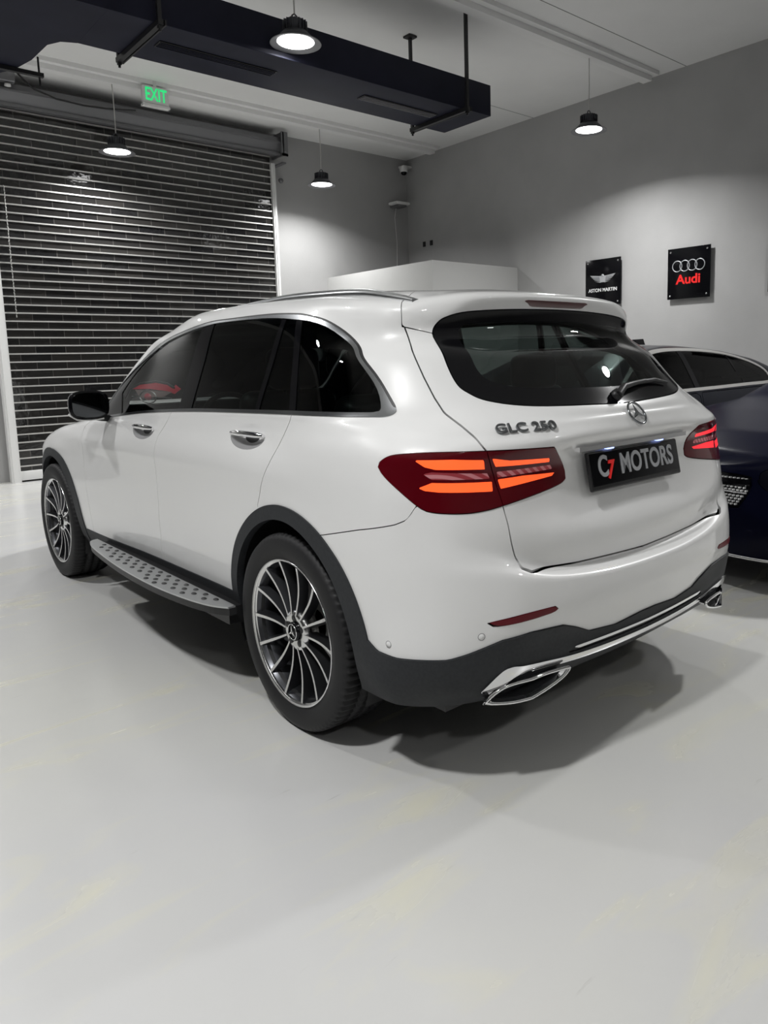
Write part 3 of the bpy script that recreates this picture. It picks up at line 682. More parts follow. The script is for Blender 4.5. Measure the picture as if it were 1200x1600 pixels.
# tailgate
TG = [(1.60, 1.62), (1.33, 1.62), (1.16, 1.50), (1.128, 1.458), (1.085, 1.378), (1.025, 1.29), (.977, 1.228), (.933, 1.184), (.852, 1.144), (.795, 1.111), (.751, 1.074), (.721, .986), (.684, .903), (.663, .849), (.650, .79), (.636, .748), (.608, .713), (.56, .697), (.345, .682), (-.029, .671), (-.4, .671), (-.4, 1.62)]
TG = TG[3:-1]+[(-.4, 1.55), (.9, 1.55)]
tg, rest = SK.cut(rest, inrear(TG), .003)
# bumper
def d_bp(P):
    zb = np.interp(S_(P), [-.3, .70, 1.045, 1.09, 1.143, 1.32, 1.52, 1.75], [.72, .93, .925, .879, .862, .828, .782, .74])
    return np.maximum(P[:, 2]-zb, P[:, 1]+.1)
bumper, rest = SK.cut(rest, d_bp, .0016)
refl, bumper = SK.cut(bumper, inrear(smooth_poly([(.775, .562), (.747, .569), (.599, .580), (.436, .581), (.453, .566), (.51, .560), (.714, .554)], (3,))), .001)
# doors
FD = [(2.12, 1.10), (2.28, 1.0), (2.25, .9), (2.245, .80), (2.23, .65), (2.205, .5), (2.21, .36), (1.255, .36), (1.23, .42), (1.196, .539), (1.178, .704), (1.18, .84), (1.165, .95), (1.145, 1.024), (1.095, 1.085), (1.062, 1.139), (1.03, 1.25)]
RD = [(1.03, 1.25), (1.062, 1.139), (1.095, 1.085), (1.145, 1.024), (1.165, .95), (1.18, .84), (1.178, .704), (1.196, .539), (1.23, .42), (1.255, .36), (.2, .36), (.17, .75), (.19, .82), (.154, .889), (.095, .984), (.045, 1.077), (.003, 1.153), (-.01, 1.25)]
fdoor, rest = SK.cut(rest, side(FD), .0018)
rdoor, rest = SK.cut(rest, side(RD), .0018)
def cup(y0, z0):
    return lambda P: (np.sqrt(((P[:, 1]-y0)/.135)**2+((P[:, 2]-z0)/.050)**2)-1)*.06
HR, HF = (.312, 1.070), (1.345, 1.045)
cupR, rdoor = SK.cut(rdoor, cup(*HR)); cupF, fdoor = SK.cut(fdoor, cup(*HF))
# windscreen
WS = smooth_poly([(-.3, 1.12), (.50, 1.125), (.66, 1.155), (.62, 1.30), (.58, 1.40), (.50, 1.445), (-.3, 1.462)], (0, 6))
wscreen, rest = SK.cut(rest, lambda P: np.where(P[:, 1] > 1.3, sd_poly(WS, P[:, ::2]), 1), .001)
# ---------- build the panels
skin_mesh('body_shell', SK, rest, PAINT, car)
skin_mesh('windscreen', SK, wscreen, GLASS_F, car, flange=0)
tgo = empty('tailgate', (0, 0, 0), 0, car)
skin_mesh('tailgate_panel', SK, tg, PAINT, tgo)
rs = skin_mesh('rear_window', SK, rclear, GLASS_R, tgo, flange=0)
skin_mesh('window_border', SK, rfrit, BLACKG, tgo)
skin_mesh('spoiler', SK, spoiler, PAINT, tgo)
skin_mesh('brake_light', SK, brakel, mat('dim_red_lens', (.07, .004, .006), .2, coat=1), tgo, off=.001)
skin_mesh('rear_bumper', SK, bumper, PAINT, car)
for sd in 'LR':
    for ds_, cu, hc, nm in ((fdoor, cupF, HF, 'front_door'), (rdoor, cupR, HR, 'rear_door')):
        d = empty(nm, (0, 0, 0), 0, car)
        skin_mesh('door_panel', SK, ds_, PAINT, d, sides=sd)
        bowl = lambda P, hc=hc: -.026*np.clip(1-((P[:, 1]-hc[0])/.135)**2-((P[:, 2]-hc[1])/.050)**2, 0, 1)
        up, lw = SK.cut(cu, lambda P, hc=hc: hc[1]-.004-P[:, 2])
        skin_mesh('handle_recess', SK, up, PAINT, d, sides=sd, disp=bowl, flange=0)
        skin_mesh('handle_cup', SK, lw, CUP, d, sides=sd, disp=bowl, flange=0)
        sx = -1 if sd == 'L' else 1
        hb = MB(); pts = []
        for k in range(9):
            t = k/8; y = hc[0]-.128+.256*t; p, n = surf_side(y, hc[1]+.008); pts.append((sx*(p[0]+.006+.010*math.sin(math.pi*t)), y, hc[1]+.010-.004*abs(t-.5)))
        hb.tube(pts, [.007, .011, .0125, .0125, .0125, .0125, .0125, .011, .007], 10); hb.build('door_handle', CHROME, d)
        skin_mesh('door_glass', SK, fglass if nm == 'front_door' else rglass, GLASS_F if nm == 'front_door' else GLASS_D, d, sides=sd, off=-.004, flange=0)
        if nm == 'rear_door': skin_mesh('fixed_glass', SK, vglass, GLASS_D, d, sides=sd, off=-.004, flange=0)
    skin_mesh('quarter_window', SK, qglass, GLASS_D, car, sides=sd, off=-.003, flange=0)
    skin_mesh('window_trim', SK, chrome_w, TRIMC, car, sides=sd, off=.003, flange=.012)
    skin_mesh('window_seal', SK, seal_w, BLACKP, car, sides=sd, off=-.001)
    for a in pill: skin_mesh('window_pillar', SK, a, BLACKG, car, sides=sd, off=-.001)
    skin_mesh('mirror_triangle', SK, black_w, BLACKG, car, sides=sd, off=-.001)
    for k in (0, 1): skin_mesh('wheel_arch_trim', SK, arch[k], CLAD, car, sides=sd, off=.006, flange=.030)
    L = empty('tail_lamp', (0, 0, 0), 0, car)
    skin_mesh('outer_lens', SK, lampo, REDL, L, sides=sd, off=.003)
    skin_mesh('inner_lens', SK, lampi, REDL, L, sides=sd, off=.003)
    G1 = GLOWO if sd == 'L' else GLOWR
    for dct in (lo_, li_):
        for k in ('bar1', 'bar2'): skin_mesh('light_bar', SK, dct[k], G1, L, sides=sd, off=.0035, flange=.004)
        skin_mesh('centre_bar', SK, dct['mid'], LENSG, L, sides=sd, off=.0035, flange=.004)
    skin_mesh('bumper_reflector', SK, refl, mat('reflector_red', (.12, .002, .008), .3, spec=.3), car, sides=sd, off=.002)
cr = [f for f in clad if SK.P[f[0]][1] < -.2]; cl_s = [f for f in clad if -.2 <= SK.P[f[0]][1] < 2.8]; cf = [f for f in clad if SK.P[f[0]][1] >= 2.8]
skin_mesh('rear_bumper_cladding', SK, cr, CLAD, car, off=.006, flange=.02)
for sd in 'LR': skin_mesh('sill_cladding', SK, cl_s, CLAD, car, sides=sd, off=.003, flange=.03)
skin_mesh('front_bumper_cladding', SK, cf, CLAD, car, off=.003, flange=.03)
skin_mesh('chrome_bumper_strip', SK, strip, CHROME, car, off=.013, flange=.012)
skin_mesh('upper_bumper_strip', SK, strip2, CHROME, car, off=.010, flange=.008)
skin_mesh('diffuser_slot', SK, slot, BLACKG, car, off=.002)
lining = rest+fdoor+rdoor+tg+bumper+spoiler+lampo+lampi+cupR+cupF+sum(lo_.values(), [])+sum(li_.values(), [])+clad
skin_mesh('cabin_lining', SK, lining, DARKIN, car, off=-.022, flange=0)
# ---------- underbody, wheel wells
MB().box((-.80, -.70, .26), (.80, 3.40, .30)).box((-.55, -.78, .30), (.55, 3.45, .40)).box((-.80, .44, .28), (.80, 2.40, .44)).build('underbody', BLACKP, car)
for yc in WC:
    for sx in (-1, 1):
        ww = MB().lathe([(.445, sx*.90), (.445, sx*.52), (0, sx*.52)], 40, 'x', (0, yc, WR), arc=(-.35, math.pi+.35))
        ww.build('wheel_well', BLACKP, car)
# ---------- wheels
def build_wheel(parent, y, sx):
    W_ = empty('wheel', (sx*.812, y, WR), 0 if sx < 0 else math.pi, parent)
    t = MB(); n = 240; prof = [(.262, .098), (.275, .118), (.31, .127), (.340, .124), (.358, .118), (.366, .106), (.369, .080), (.369, .054), (.355, .052), (.355, .040), (.369, .038), (.3695, .009), (.355, .007), (.355, -.007), (.3695, -.008), (.369, -.038), (.358, -.040), (.358, -.050), (.369, -.052), (.369, -.070), (.364, -.095), (.356, -.112), (.340, -.124), (.31, -.127), (.275, -.118), (.262, -.098), (.25, -.09), (.25, .09)]
    v = []; q = len(prof)
    for i in range(n):
        a = 2*math.pi*i/n
        for j, (r, h) in enumerate(prof):
            groove = (i % 3 == 0) and (5 <= j <= 7 or 18 <= j <= 20)
            sip = (i % 3 == 1) and (j in (10, 11, 14, 15))
            rr = r-(.008 if groove else 0)-(.005 if sip else 0)
            v.append((-h, rr*math.cos(a), rr*math.sin(a)))
    f = [(i*q+j, ((i+1) % n)*q+j, ((i+1) % n)*q+(j+1) % q, i*q+(j+1) % q) for i in range(n) for j in range(q)]
    t.add(v, f, 0, True); t.build('tyre', RUBBER, W_)
    # rim: barrel, lip and 14 blades
    r = MB()
    r.lathe([(.266, -.116), (.2735, -.122), (.2735, -.113), (.262, -.108)], 96, 'x', m=1)
    r.lathe([(.262, -.108), (.256, -.098), (.244, -.06), (.236, .02), (.24, .09), (.262, .10)], 72, 'x', m=0)
    r.lathe([(0, -.086), (.030, -.090), (.056, -.098), (.070, -.096), (.078, -.085), (.075, -.04), (0, -.04)], 40, 'x', m=1)
    for k in range(14):
        a0 = 2*math.pi*k/14; sgn = 1 if k % 2 else -1
        N_ = 10; L1, L2 = [], []
        for i in range(N_+1):
            u = i/N_; rad = .062+(.262-.062)*u; ang = a0+.02*math.sin(u*math.pi*.5)
            wd = .0034+.0026*u; x = -.098+.011*math.sin(u*math.pi)-.016*u
            c, s = math.cos(ang), math.sin(ang)
            er = (c, s); et = (-s, c)
            def P(tt, xx): return (xx, rad*er[0]+tt*et[0], rad*er[1]+tt*et[1])
            L1.append([P(-wd, x), P(wd, x), P(wd*.9+.009, x+.034), P(-wd*.9-.003, x+.046)])
        vv = [p for l in L1 for p in l]
        r.add(vv, [(i*4, i*4+1, i*4+5, i*4+4) for i in range(N_)], 1)
        r.add(vv, [(i*4+j, i*4+(j+1) % 4, i*4+4+(j+1) % 4, i*4+4+j) for i in range(N_) for j in (1, 2, 3)], 0)
    for k in range(5):
        a = 2*math.pi*k/5+.3; r.lathe([(0, -.099), (.012, -.099), (.014, -.096)], 14, 'x', (0, .050*math.cos(a), .050*math.sin(a)), m=2)
    r.build('rim', [RIMD, RIMS, BLACKP], W_)
    MB().lathe([(0, -.106), (.030, -.105), (.036, -.100), (.036, -.09)], 30, 'x').build('hub_cap', BLACKG, W_)
    st = MB().tube([(-.107, .029*math.cos(a*math.pi/12), .029*math.sin(a*math.pi/12)) for a in range(24)], .002, 6, closed=True)
    for k in range(3):
        a = math.pi/2+k*2*math.pi/3; st.prism([(.026*math.cos(a), .026*math.sin(a)), (.005*math.cos(a+1), .005*math.sin(a+1)), (.005*math.cos(a-1), .005*math.sin(a-1))], -.110, -.106, 'x')
    st.build('star_emblem', CHROME, W_)
    MB().lathe([(.06, .0), (.175, .0), (.175, .03), (.06, .03)], 48, 'x').build('brake_disc', ALU, W_)
    MB().bbox((-.045, .085, -.10), (.05, .185, .10), .012).build('brake_caliper', STEELG, W_)
    return W_
for yc in WC:
    for sx in (-1, 1): build_wheel(car, yc, sx)
# ---------- running boards
for sx in (-1, 1):
    out = smooth_poly([(.955, 2.02), (.985, 2.01), (1.012, 1.962), (1.040, 1.804), (1.075, 1.35), (1.080, .95), (1.060, .66), (1.026, .465), (.985, .372), (.955, .37)], (0, 1, 8, 9), 5)
    rb = MB(); poly = [(sx*p[0], p[1]) for p in out]
    if sx > 0: poly = poly[::-1]
    rb.prism(poly, .385, .392, m=0)
    inn = [(sx*(p[0]-.004), p[1]) for p in out]; rb.prism(inn if sx < 0 else inn[::-1], .355, .385, m=1)
    y = .50
    R_ = empty('running_board', (0, 0, 0), 0, car)
    rb.build('board', [SATIN, BLACKP], R_)
    k = 0
    while y < 1.93:
        edge = np.interp(y, [.37, .465, .66, .95, 1.35, 1.80, 1.96], [.985, 1.026, 1.06, 1.08, 1.075, 1.04, 1.01])
        for j, xx in enumerate((.975, 1.005, 1.035, 1.06)):
            if xx < edge-.018 and (k+j) % 2 == 0:
                s = MB().lathe([(0, .0035), (.009, .003), (.011, 0), (.011, -.002)], 10); s.xf(Matrix.Translation((sx*xx, y, .392)) @ Matrix.Diagonal((1, 1.5, 1, 1))); s.build('rubber_stud', BLACKP, R_)
        y += .048; k += 1
    MB().box((min(sx*.80, sx*.96), .42, .30), (max(sx*.80, sx*.96), 2.0, .372)).box((min(sx*.93, sx*1.0), 1.75, .33), (max(sx*.93, sx*1.0), 1.85, .36)).build('bracket', BLACKP, R_)
# ---------- roof rails
for sx in (-1, 1):
    pts = []
    ys = np.linspace(-.37, 1.60, 40)
    for y in ys:
        pts.append((np.interp(y, [-.37, -.25, -.1, .15], [.590, .622, .645, .655]), y, np.interp(y, [-.37, -.135, .343, 1.038, 1.492, 1.6], [1.545, 1.574, 1.587, 1.556, 1.484, 1.452])))
    A = np.array(pts); A[:, 2] = np.convolve(np.pad(A[:, 2], 2, mode='edge'), np.ones(5)/5, 'valid')
    up = .028*np.clip(np.minimum((ys+.37)/.20, (1.60-ys)/.3), 0, 1)**.6
    rl = MB(); P_ = []
    for i in range(len(ys)):
        t = up[i]/.028; h = up[i]
        P_.append([(sx*(A[i, 0]+.017), ys[i], A[i, 2]-.010+h*.2), (sx*(A[i, 0]+.025), ys[i], A[i, 2]+h*.6), (sx*(A[i, 0]+.013), ys[i], A[i, 2]+h+.004), (sx*(A[i, 0]-.007), ys[i], A[i, 2]+h+.004), (sx*(A[i, 0]-.015), ys[i], A[i, 2]+h*.5)])
    vv = [p for l in P_ for p in l]
    rl.add(vv, [(i*5+j, i*5+(j+1) % 5, i*5+5+(j+1) % 5, i*5+5+j) for i in range(len(ys)-1) for j in range(5)], 0, True)
    rl.add(P_[0], [(0, 1, 2, 3, 4)]).add(P_[-1], [(0, 1, 2, 3, 4)])
    rl.build('roof_rail', SATIN, car)
# ---------- mirrors
for sx in (-1, 1):
    mr = empty('door_mirror', (sx*.995, 1.86, 1.150), 0, car)
    bm = bmesh.new(); bmesh.ops.create_cube(bm, size=1); bmesh.ops.subdivide_edges(bm, edges=bm.edges[:], cuts=5, use_grid_fill=True)
    for v in bm.verts:
        c = v.co*2; n = (abs(c.x)**3.2+abs(c.z)**3.2)**(1/3.2); m_ = max(abs(c.x), abs(c.z), 1e-6); k = m_/max(n, 1e-6) if n > 0 else 1
        x, z = c.x*k, c.z*k; fr = (c.y+1)/2; sc = 1-.55*fr**2.2
        v.co = Vector((x*.098*sc, (-.045+.15*fr**1.0), z*.076*sc*(1-.15*(x*sx+1)/2*0)))
    b = MB().bm(bm, 0, True); b.build('housing', BLACKG, mr)
    g = MB(); pl = [(.086*math.copysign(abs(math.cos(a))**.62, math.cos(a)), .064*math.copysign(abs(math.sin(a))**.62, math.sin(a))) for a in [i*math.pi/20 for i in range(40)]]
    g.prism(pl, -.049, -.046, 'y'); g.build('mirror_glass', mat('mirror_silver', (.10, .105, .11), .03, 1) if 'mirror_silver' not in bpy.data.materials else bpy.data.materials['mirror_silver'], mr)
    MB().tube([(-sx*-.095, .0, -.045), (-sx*-.06, -.02, -.073), (0, -.03, -.078), (-sx*.07, -.03, -.074)], .006, 8).build('lower_trim', PAINT, mr)
    MB().tube([(-sx*.03, .04, -.06), (-sx*.09, .06, -.078), (-sx*.15, .05, -.085)], [.022, .018, .02], 10).build('mirror_arm', BLACKP, mr)
# ---------- tailgate furniture
p, n = surf(0, 1.144); n = np.array([0, n[1], n[2]]); n /= np.linalg.norm(n)
MT = frame(tuple(p+n*.004), (1, 0, 0), (0, -n[2]*-1 if False else n[2], -n[1]) if n[1] > 0 else (0, n[2], -n[1]))
st = MB().tube([(.043*math.cos(a*math.pi/24), .043*math.sin(a*math.pi/24), 0) for a in range(48)], .0042, 8, closed=True)
for k in range(3):
    a = math.pi/2+k*2*math.pi/3; c, s = math.cos, math.sin
    st.add([(.042*c(a), .042*s(a), .002), (.009*c(a+1.05), .009*s(a+1.05), 0), (0, 0, .008), (.009*c(a-1.05), .009*s(a-1.05), 0)], [(0, 1, 2), (0, 2, 3), (0, 3, 1), (1, 3, 2)])
st.xf(MT).build('star_emblem', DCHROME, car)
pa, na = surf(.626, 1.128); pb, nb = surf(.414, 1.132); pa[0] *= -1; pb[0] *= -1; na[0] *= -1; nb[0] *= -1
nn = (na+nb)/2; nn /= np.linalg.norm(nn); ex = pb-pa; ex[2] = 0; ez = np.cross(nn, ex)
BM = frame(tuple((pa+pb)/2+nn*.008), tuple(ex), tuple(ez))
text_mesh('model_badge', 'GLC 250', .046, .003, DCHROME, car, BM, bold=.0006, sx=1.30)
# plate
pl = empty('number_plate', (-.006, -.853, .966), 0, car); pl.rotation_euler[0] = -math.radians(9) if False else 0
TPL = frame((0, 0, 0), (1, 0, 0), (0, .20, 1))
b = MB().bbox((-.277, -.066, -.004), (.277, .066, .010), .006); b.xf(TPL); b.build('plate_frame', BLACKP, pl)
b = MB().bbox((-.268, -.050, .008), (.268, .060, .0125), .001); b.xf(TPL); b.build('plate_face', BLACKG, pl)
text_mesh('lettering', 'MOTORS', .098, .0022, SILVERL, pl, TPL @ Matrix.Translation((.060, .008, .013)), bold=.0022, sx=.84)
text_mesh('lettering_c', 'C', .10, .0022, SILVERL, pl, TPL @ Matrix.Translation((-.205, .010, .013)), bold=.0022, sx=.80)
text_mesh('lettering_seven', '7', .085, .0025, RED, pl, TPL @ Matrix.Translation((-.172, -.004, .014)), bold=.002, sx=.8, shear=.3)
tr = MB().box((-.33, -.858, 1.040), (.33, -.835, 1.055)); tr.build('plate_light_trim', CHROME, car)
PLG = mat('plate_lamp_glow', (.6, .7, 1), .4, emit=(.35, .45, 1), es=2.2)
for x in (-.155, .155): MB().bbox((x-.02, -.856, 1.034), (x+.02, -.840, 1.043), .003).build('plate_lamp', PLG, car)
# wiper
wp = empty('rear_wiper', (0, 0, 0), 0, car)
q = [surf(0, z_) for z_ in (1.20, 1.24)]
def on(x, z, h):
    pp, n_ = surf(abs(x), z); pp = pp.copy(); n_ = n_.copy(); pp[0] = x; n_[0] *= (1 if x > 0 else -1); return tuple(pp+n_*h)
b = MB().lathe([(0, .02), (.02, .018), (.022, 0)], 16); b.xf(Matrix.Translation(on(-.02, 1.205, .002)) @ Matrix.Rotation(math.radians(55), 4, 'X')); b.build('pivot', BLACKP, wp)
MB().tube([on(-.03, 1.200, .02), on(.02, 1.220, .028), on(.09, 1.232, .026), on(.20, 1.237, .022)], [.014, .013, .010, .007], 8).build('arm', BLACKP, wp)
MB().tube([on(.04, 1.228, .014), on(.15, 1.235, .016), on(.30, 1.238, .016), on(.41, 1.233, .012)], [.005, .009, .008, .004], 8).build('blade', BLACKP, wp)
# exhaust outlets
for sx in (-1, 1):
    ring = smooth_poly([(.738, .303), (.700, .335), (.655, .353), (.56, .362), (.450, .357), (.437, .350), (.470, .330), (.55, .308), (.65, .294)], (0, 5), 6)
    yy = lambda x: np.interp(x, [.43, .60, .74], [-.888, -.868, -.795])-.012
    R1 = [(sx*p[0], yy(p[0]), p[1]) for p in ring]; cx_, cz2 = .58, .328
    R2 = [(sx*(p[0]+(cx_-p[0])*.12), yy(p[0])+.02, p[1]+(cz2-p[1])*.2) for p in ring]
    R3 = [(sx*(p[0]+(cx_-p[0])*.25), yy(p[0])+.14, p[1]+(cz2-p[1])*.35) for p in ring]
    e = empty('exhaust_outlet', (0, 0, 0), 0, car); n = len(ring)
    MB().tube(R1, .0055, 8, closed=True).add(R1+R2, [(i, (i+1) % n, n+(i+1) % n, n+i) for i in range(n)], 0, True).build('chrome_surround', CHROME, e)
    MB().add(R2+R3, [(i, (i+1) % n, n+(i+1) % n, n+i) for i in range(n)], 0, True).build('inner_pipe', SATIN, e)
    MB().add(R3, [tuple(range(n))]).build('pipe_end', BLACKP, e)
# parking sensors
for sx in (-1, 1):
    for (wv, z) in ((.761, .529), (.929, .487)):
        pp, nn = surf(wv, z, ymax=-.4); o = Vector((sx*pp[0], pp[1], pp[2])); nv = Vector((sx*nn[0], nn[1], nn[2]))
        b = MB().lathe([(0, .0010), (.0095, .0010), (.010, -.001)], 18); b.lathe([(.0102, .0), (.0108, .0007), (.0116, .0)], 18, m=1)
        b.xf(Matrix.Translation(o) @ nv.to_track_quat('Z', 'Y').to_matrix().to_4x4()); b.build('parking_sensor', [PAINT, STEELG], car)
# ---------- cabin
cab = empty('cabin', (0, 0, 0), 0, car)
MB().box((-.70, -.50, .86), (.70, .18, .90)).box((-.74, -.64, .70), (.74, -.55, 1.10)).build('load_cover', DARKIN, cab)
MB().bbox((-.68, 1.62, .70), (.68, 2.05, 1.03), .06).bbox((-.60, 1.50, .70), (-.16, 1.66, 1.06), .04).build('dashboard', DARKIN, cab)
MB().box((-.12, .5, .45), (.12, 1.6, .72)).build('centre_console', DARKIN, cab)
def seat(x, y, wd, name):
    b = MB().bbox((x-wd, y-.02, .52), (x+wd, y+.48, .68), .05)
    s0 = len(b.v); b.bbox((x-wd, -.07, 0), (x+wd, .07, .62), .06); b.xf(Matrix.Translation((0, y, .62)) @ Matrix.Rotation(math.radians(16), 4, 'X'), s0)
    b.build(name, SEAT, cab)
for x in (-.38, .38):
    seat(x, 1.0, .25, 'front_seat')
    MB().bbox((x-.13, .74, 1.22), (x+.13, .86, 1.42), .05).tube([(x-.05, .80, 1.15), (x-.05, .80, 1.3)], .008).tube([(x+.05, .80, 1.15), (x+.05, .80, 1.3)], .008).build('headrest', SEAT, cab)
    MB().bbox((x-.13, -.10, 1.20), (x+.13, .0, 1.36), .04).build('headrest', SEAT, cab)
seat(0, .18, .66, 'rear_bench')
arc_pts = [(1.858, 1.173), (1.776, 1.226), (1.634, 1.257), (1.427, 1.269), (1.285, 1.261), (1.194, 1.239)]  # added flat pieces inside the glass for a red shape of unknown origin
MB().tube([(-.795, y, z) for y, z in arc_pts], .005, 8).build('stand_in_border', BLACKP, cab)
MB().prism([(1.75, 1.225), (1.635, 1.25), (1.428, 1.262), (1.287, 1.253), (1.221, 1.234), (1.184, 1.254), (1.127, 1.235), (1.203, 1.21), (1.281, 1.222), (1.509, 1.23)], -.795, -.792, 'x').build('red_stand_in', mat('red_stand_in', (.85, .008, .05), .5), cab)
MB().prism([(1.71, 1.223), (1.224, 1.221), (1.345, 1.193), (1.65, 1.182)], -.795, -.793, 'x').build('pink_stand_in', mat('pink_stand_in', (.32, .22, .22), .6), cab)
rg = MB().tube([(-.797, 1.533+.110*math.cos(a*math.pi/16), 1.189+.032*math.sin(a*math.pi/16)) for a in range(32)], .003, 8, closed=True)
rg.box((-.799, 1.238, 1.187), (-.795, 1.415, 1.192)).box((-.799, 1.645, 1.184), (-.795, 1.752, 1.189)); rg.build('silver_ring', SATIN, cab)
b = MB().lathe([(0, -.003), (.018, -.002), (.018, 0)], 20, 'x'); b.xf(Matrix.Translation((-.796, 1.533, 1.189)) @ Matrix.Diagonal((1, 2.6, 1, 1))); b.build('red_ring_centre', mat('red_ring_centre', (.6, .01, .05), .4), cab)
sw = MB().tube([(.18*math.cos(a*math.pi/16), .18*math.sin(a*math.pi/16), 0) for a in range(32)], .014, 10, closed=True).box((-.17, -.02, -.01), (.17, .02, .01)).lathe([(0, .02), (.06, .015), (.06, -.01)], 20)
sw.xf(Matrix.Translation((-.38, 1.42, 1.02)) @ Matrix.Rotation(math.radians(65), 4, 'X')); sw.build('steering_wheel', SEAT, cab)
# ================================================================== the two dark cars
def car_grid(Ln, W, prof_top, belt, nose=.35, tail=.30, green_w=.77, zlow=.20, n=150):
    """half surface of a saloon: nose at t=Ln, tail at t=0. prof_top/belt: [(t,z)...]"""
    tt, tz = zip(*prof_top); bt, bz = zip(*belt)
    a = np.linspace(-1, 1, n); t = (np.sign(a)*(1-(1-np.abs(a))**1.7))*.5+.5; t = t*Ln
    rows = []
    for x in t:
        e = 1.0
        if x > Ln-nose*2: e = max(0, 1-((x-(Ln-nose*2))/(nose*2))**4.2)**(1/2.3)
        if x < tail*2: e = min(e, max(0, 1-((tail*2-x)/(tail*2))**4.2)**(1/2.3))
        w = W*e; zt = np.interp(x, tt, tz); zb = min(np.interp(x, bt, bz), zt-.01); g = max(0, min(1, (zt-zb)/.42))
        w_b = w*.955; w_r = w_b*(1-(1-green_w)*g)
        pts = [(w*.90, zlow), (w*.975, zlow+.12), (w, zlow+.28), (w*.995, .62), (w*.985, (zb+.62)/2+.02), (w*.965, zb-.03), (w_b-.004, zb)]
        for f in (.3, .62, .88): pts.append((w_b+(w_r-w_b)*f, zb+(zt-.075*g-.01-zb)*f))
        pts += [(w_r*.93, zt-.045*g-.006), (w_r*.75, zt-.018*g-.003), (w_r*.4, zt-.004*g), (0, zt)]
        rows.append([(p[0], x, p[1]) for p in pts])
    G = np.array(rows).transpose(1, 0, 2)
    k = len(G); ch = np.linalg.norm(G[1:]-G[:-1], axis=-1).mean(1); 
    B = spl(G, .022)
    for _ in range(5):
        E = np.pad(B, ((1, 1), (1, 1), (0, 0)), mode='edge'); E[-1, 1:-1] = B[-2]*[-1, 1, 1]; E[0, 1:-1] = 2*B[0]-B[1]
        L = (E[2:, 1:-1]+E[:-2, 1:-1]+E[1:-1, 2:]+E[1:-1, :-2])/4; Nn = B*.5+L*.5; Nn[:, 0] = B[:, 0]; Nn[:, -1] = B[:, -1]; Nn[-1, :, 0] = 0; B = Nn
    return B[:, ::-1].copy()
def road_wheel(parent, w, y, r=.335, sx=1):
    W_ = empty('wheel', (sx*w, y, r), 0, parent)
    MB().lathe([(r*.68, -.10), (r*.9, -.115), (r*.985, -.09), (r, -.05), (r, .05), (r*.985, .09), (r*.9, .115), (r*.68, .10), (r*.68, -.10)], 60, 'x').build('tyre', RUBBER, W_)
    b = MB()
    for s in (-1, 1):
        b.lathe([(r*.70, s*.095), (r*.66, s*.09), (r*.62, s*.05)], 48, 'x', m=1)
        b.lathe([(0, s*.07), (.06, s*.075), (.07, s*.05)], 20, 'x', m=1)
        for k in range(10):
            a = k*math.pi/5; s0 = len(b.v); b.box((min(s*.06, s*.08), .05, -.012), (max(s*.06, s*.08), r*.68, .012), 1); b.xf(Matrix.Rotation(a, 4, 'X'), s0)
    b.lathe([(0, 0), (r*.68, 0)], 30, 'x'); b.build('rim', [RIMD, RIMS], W_)
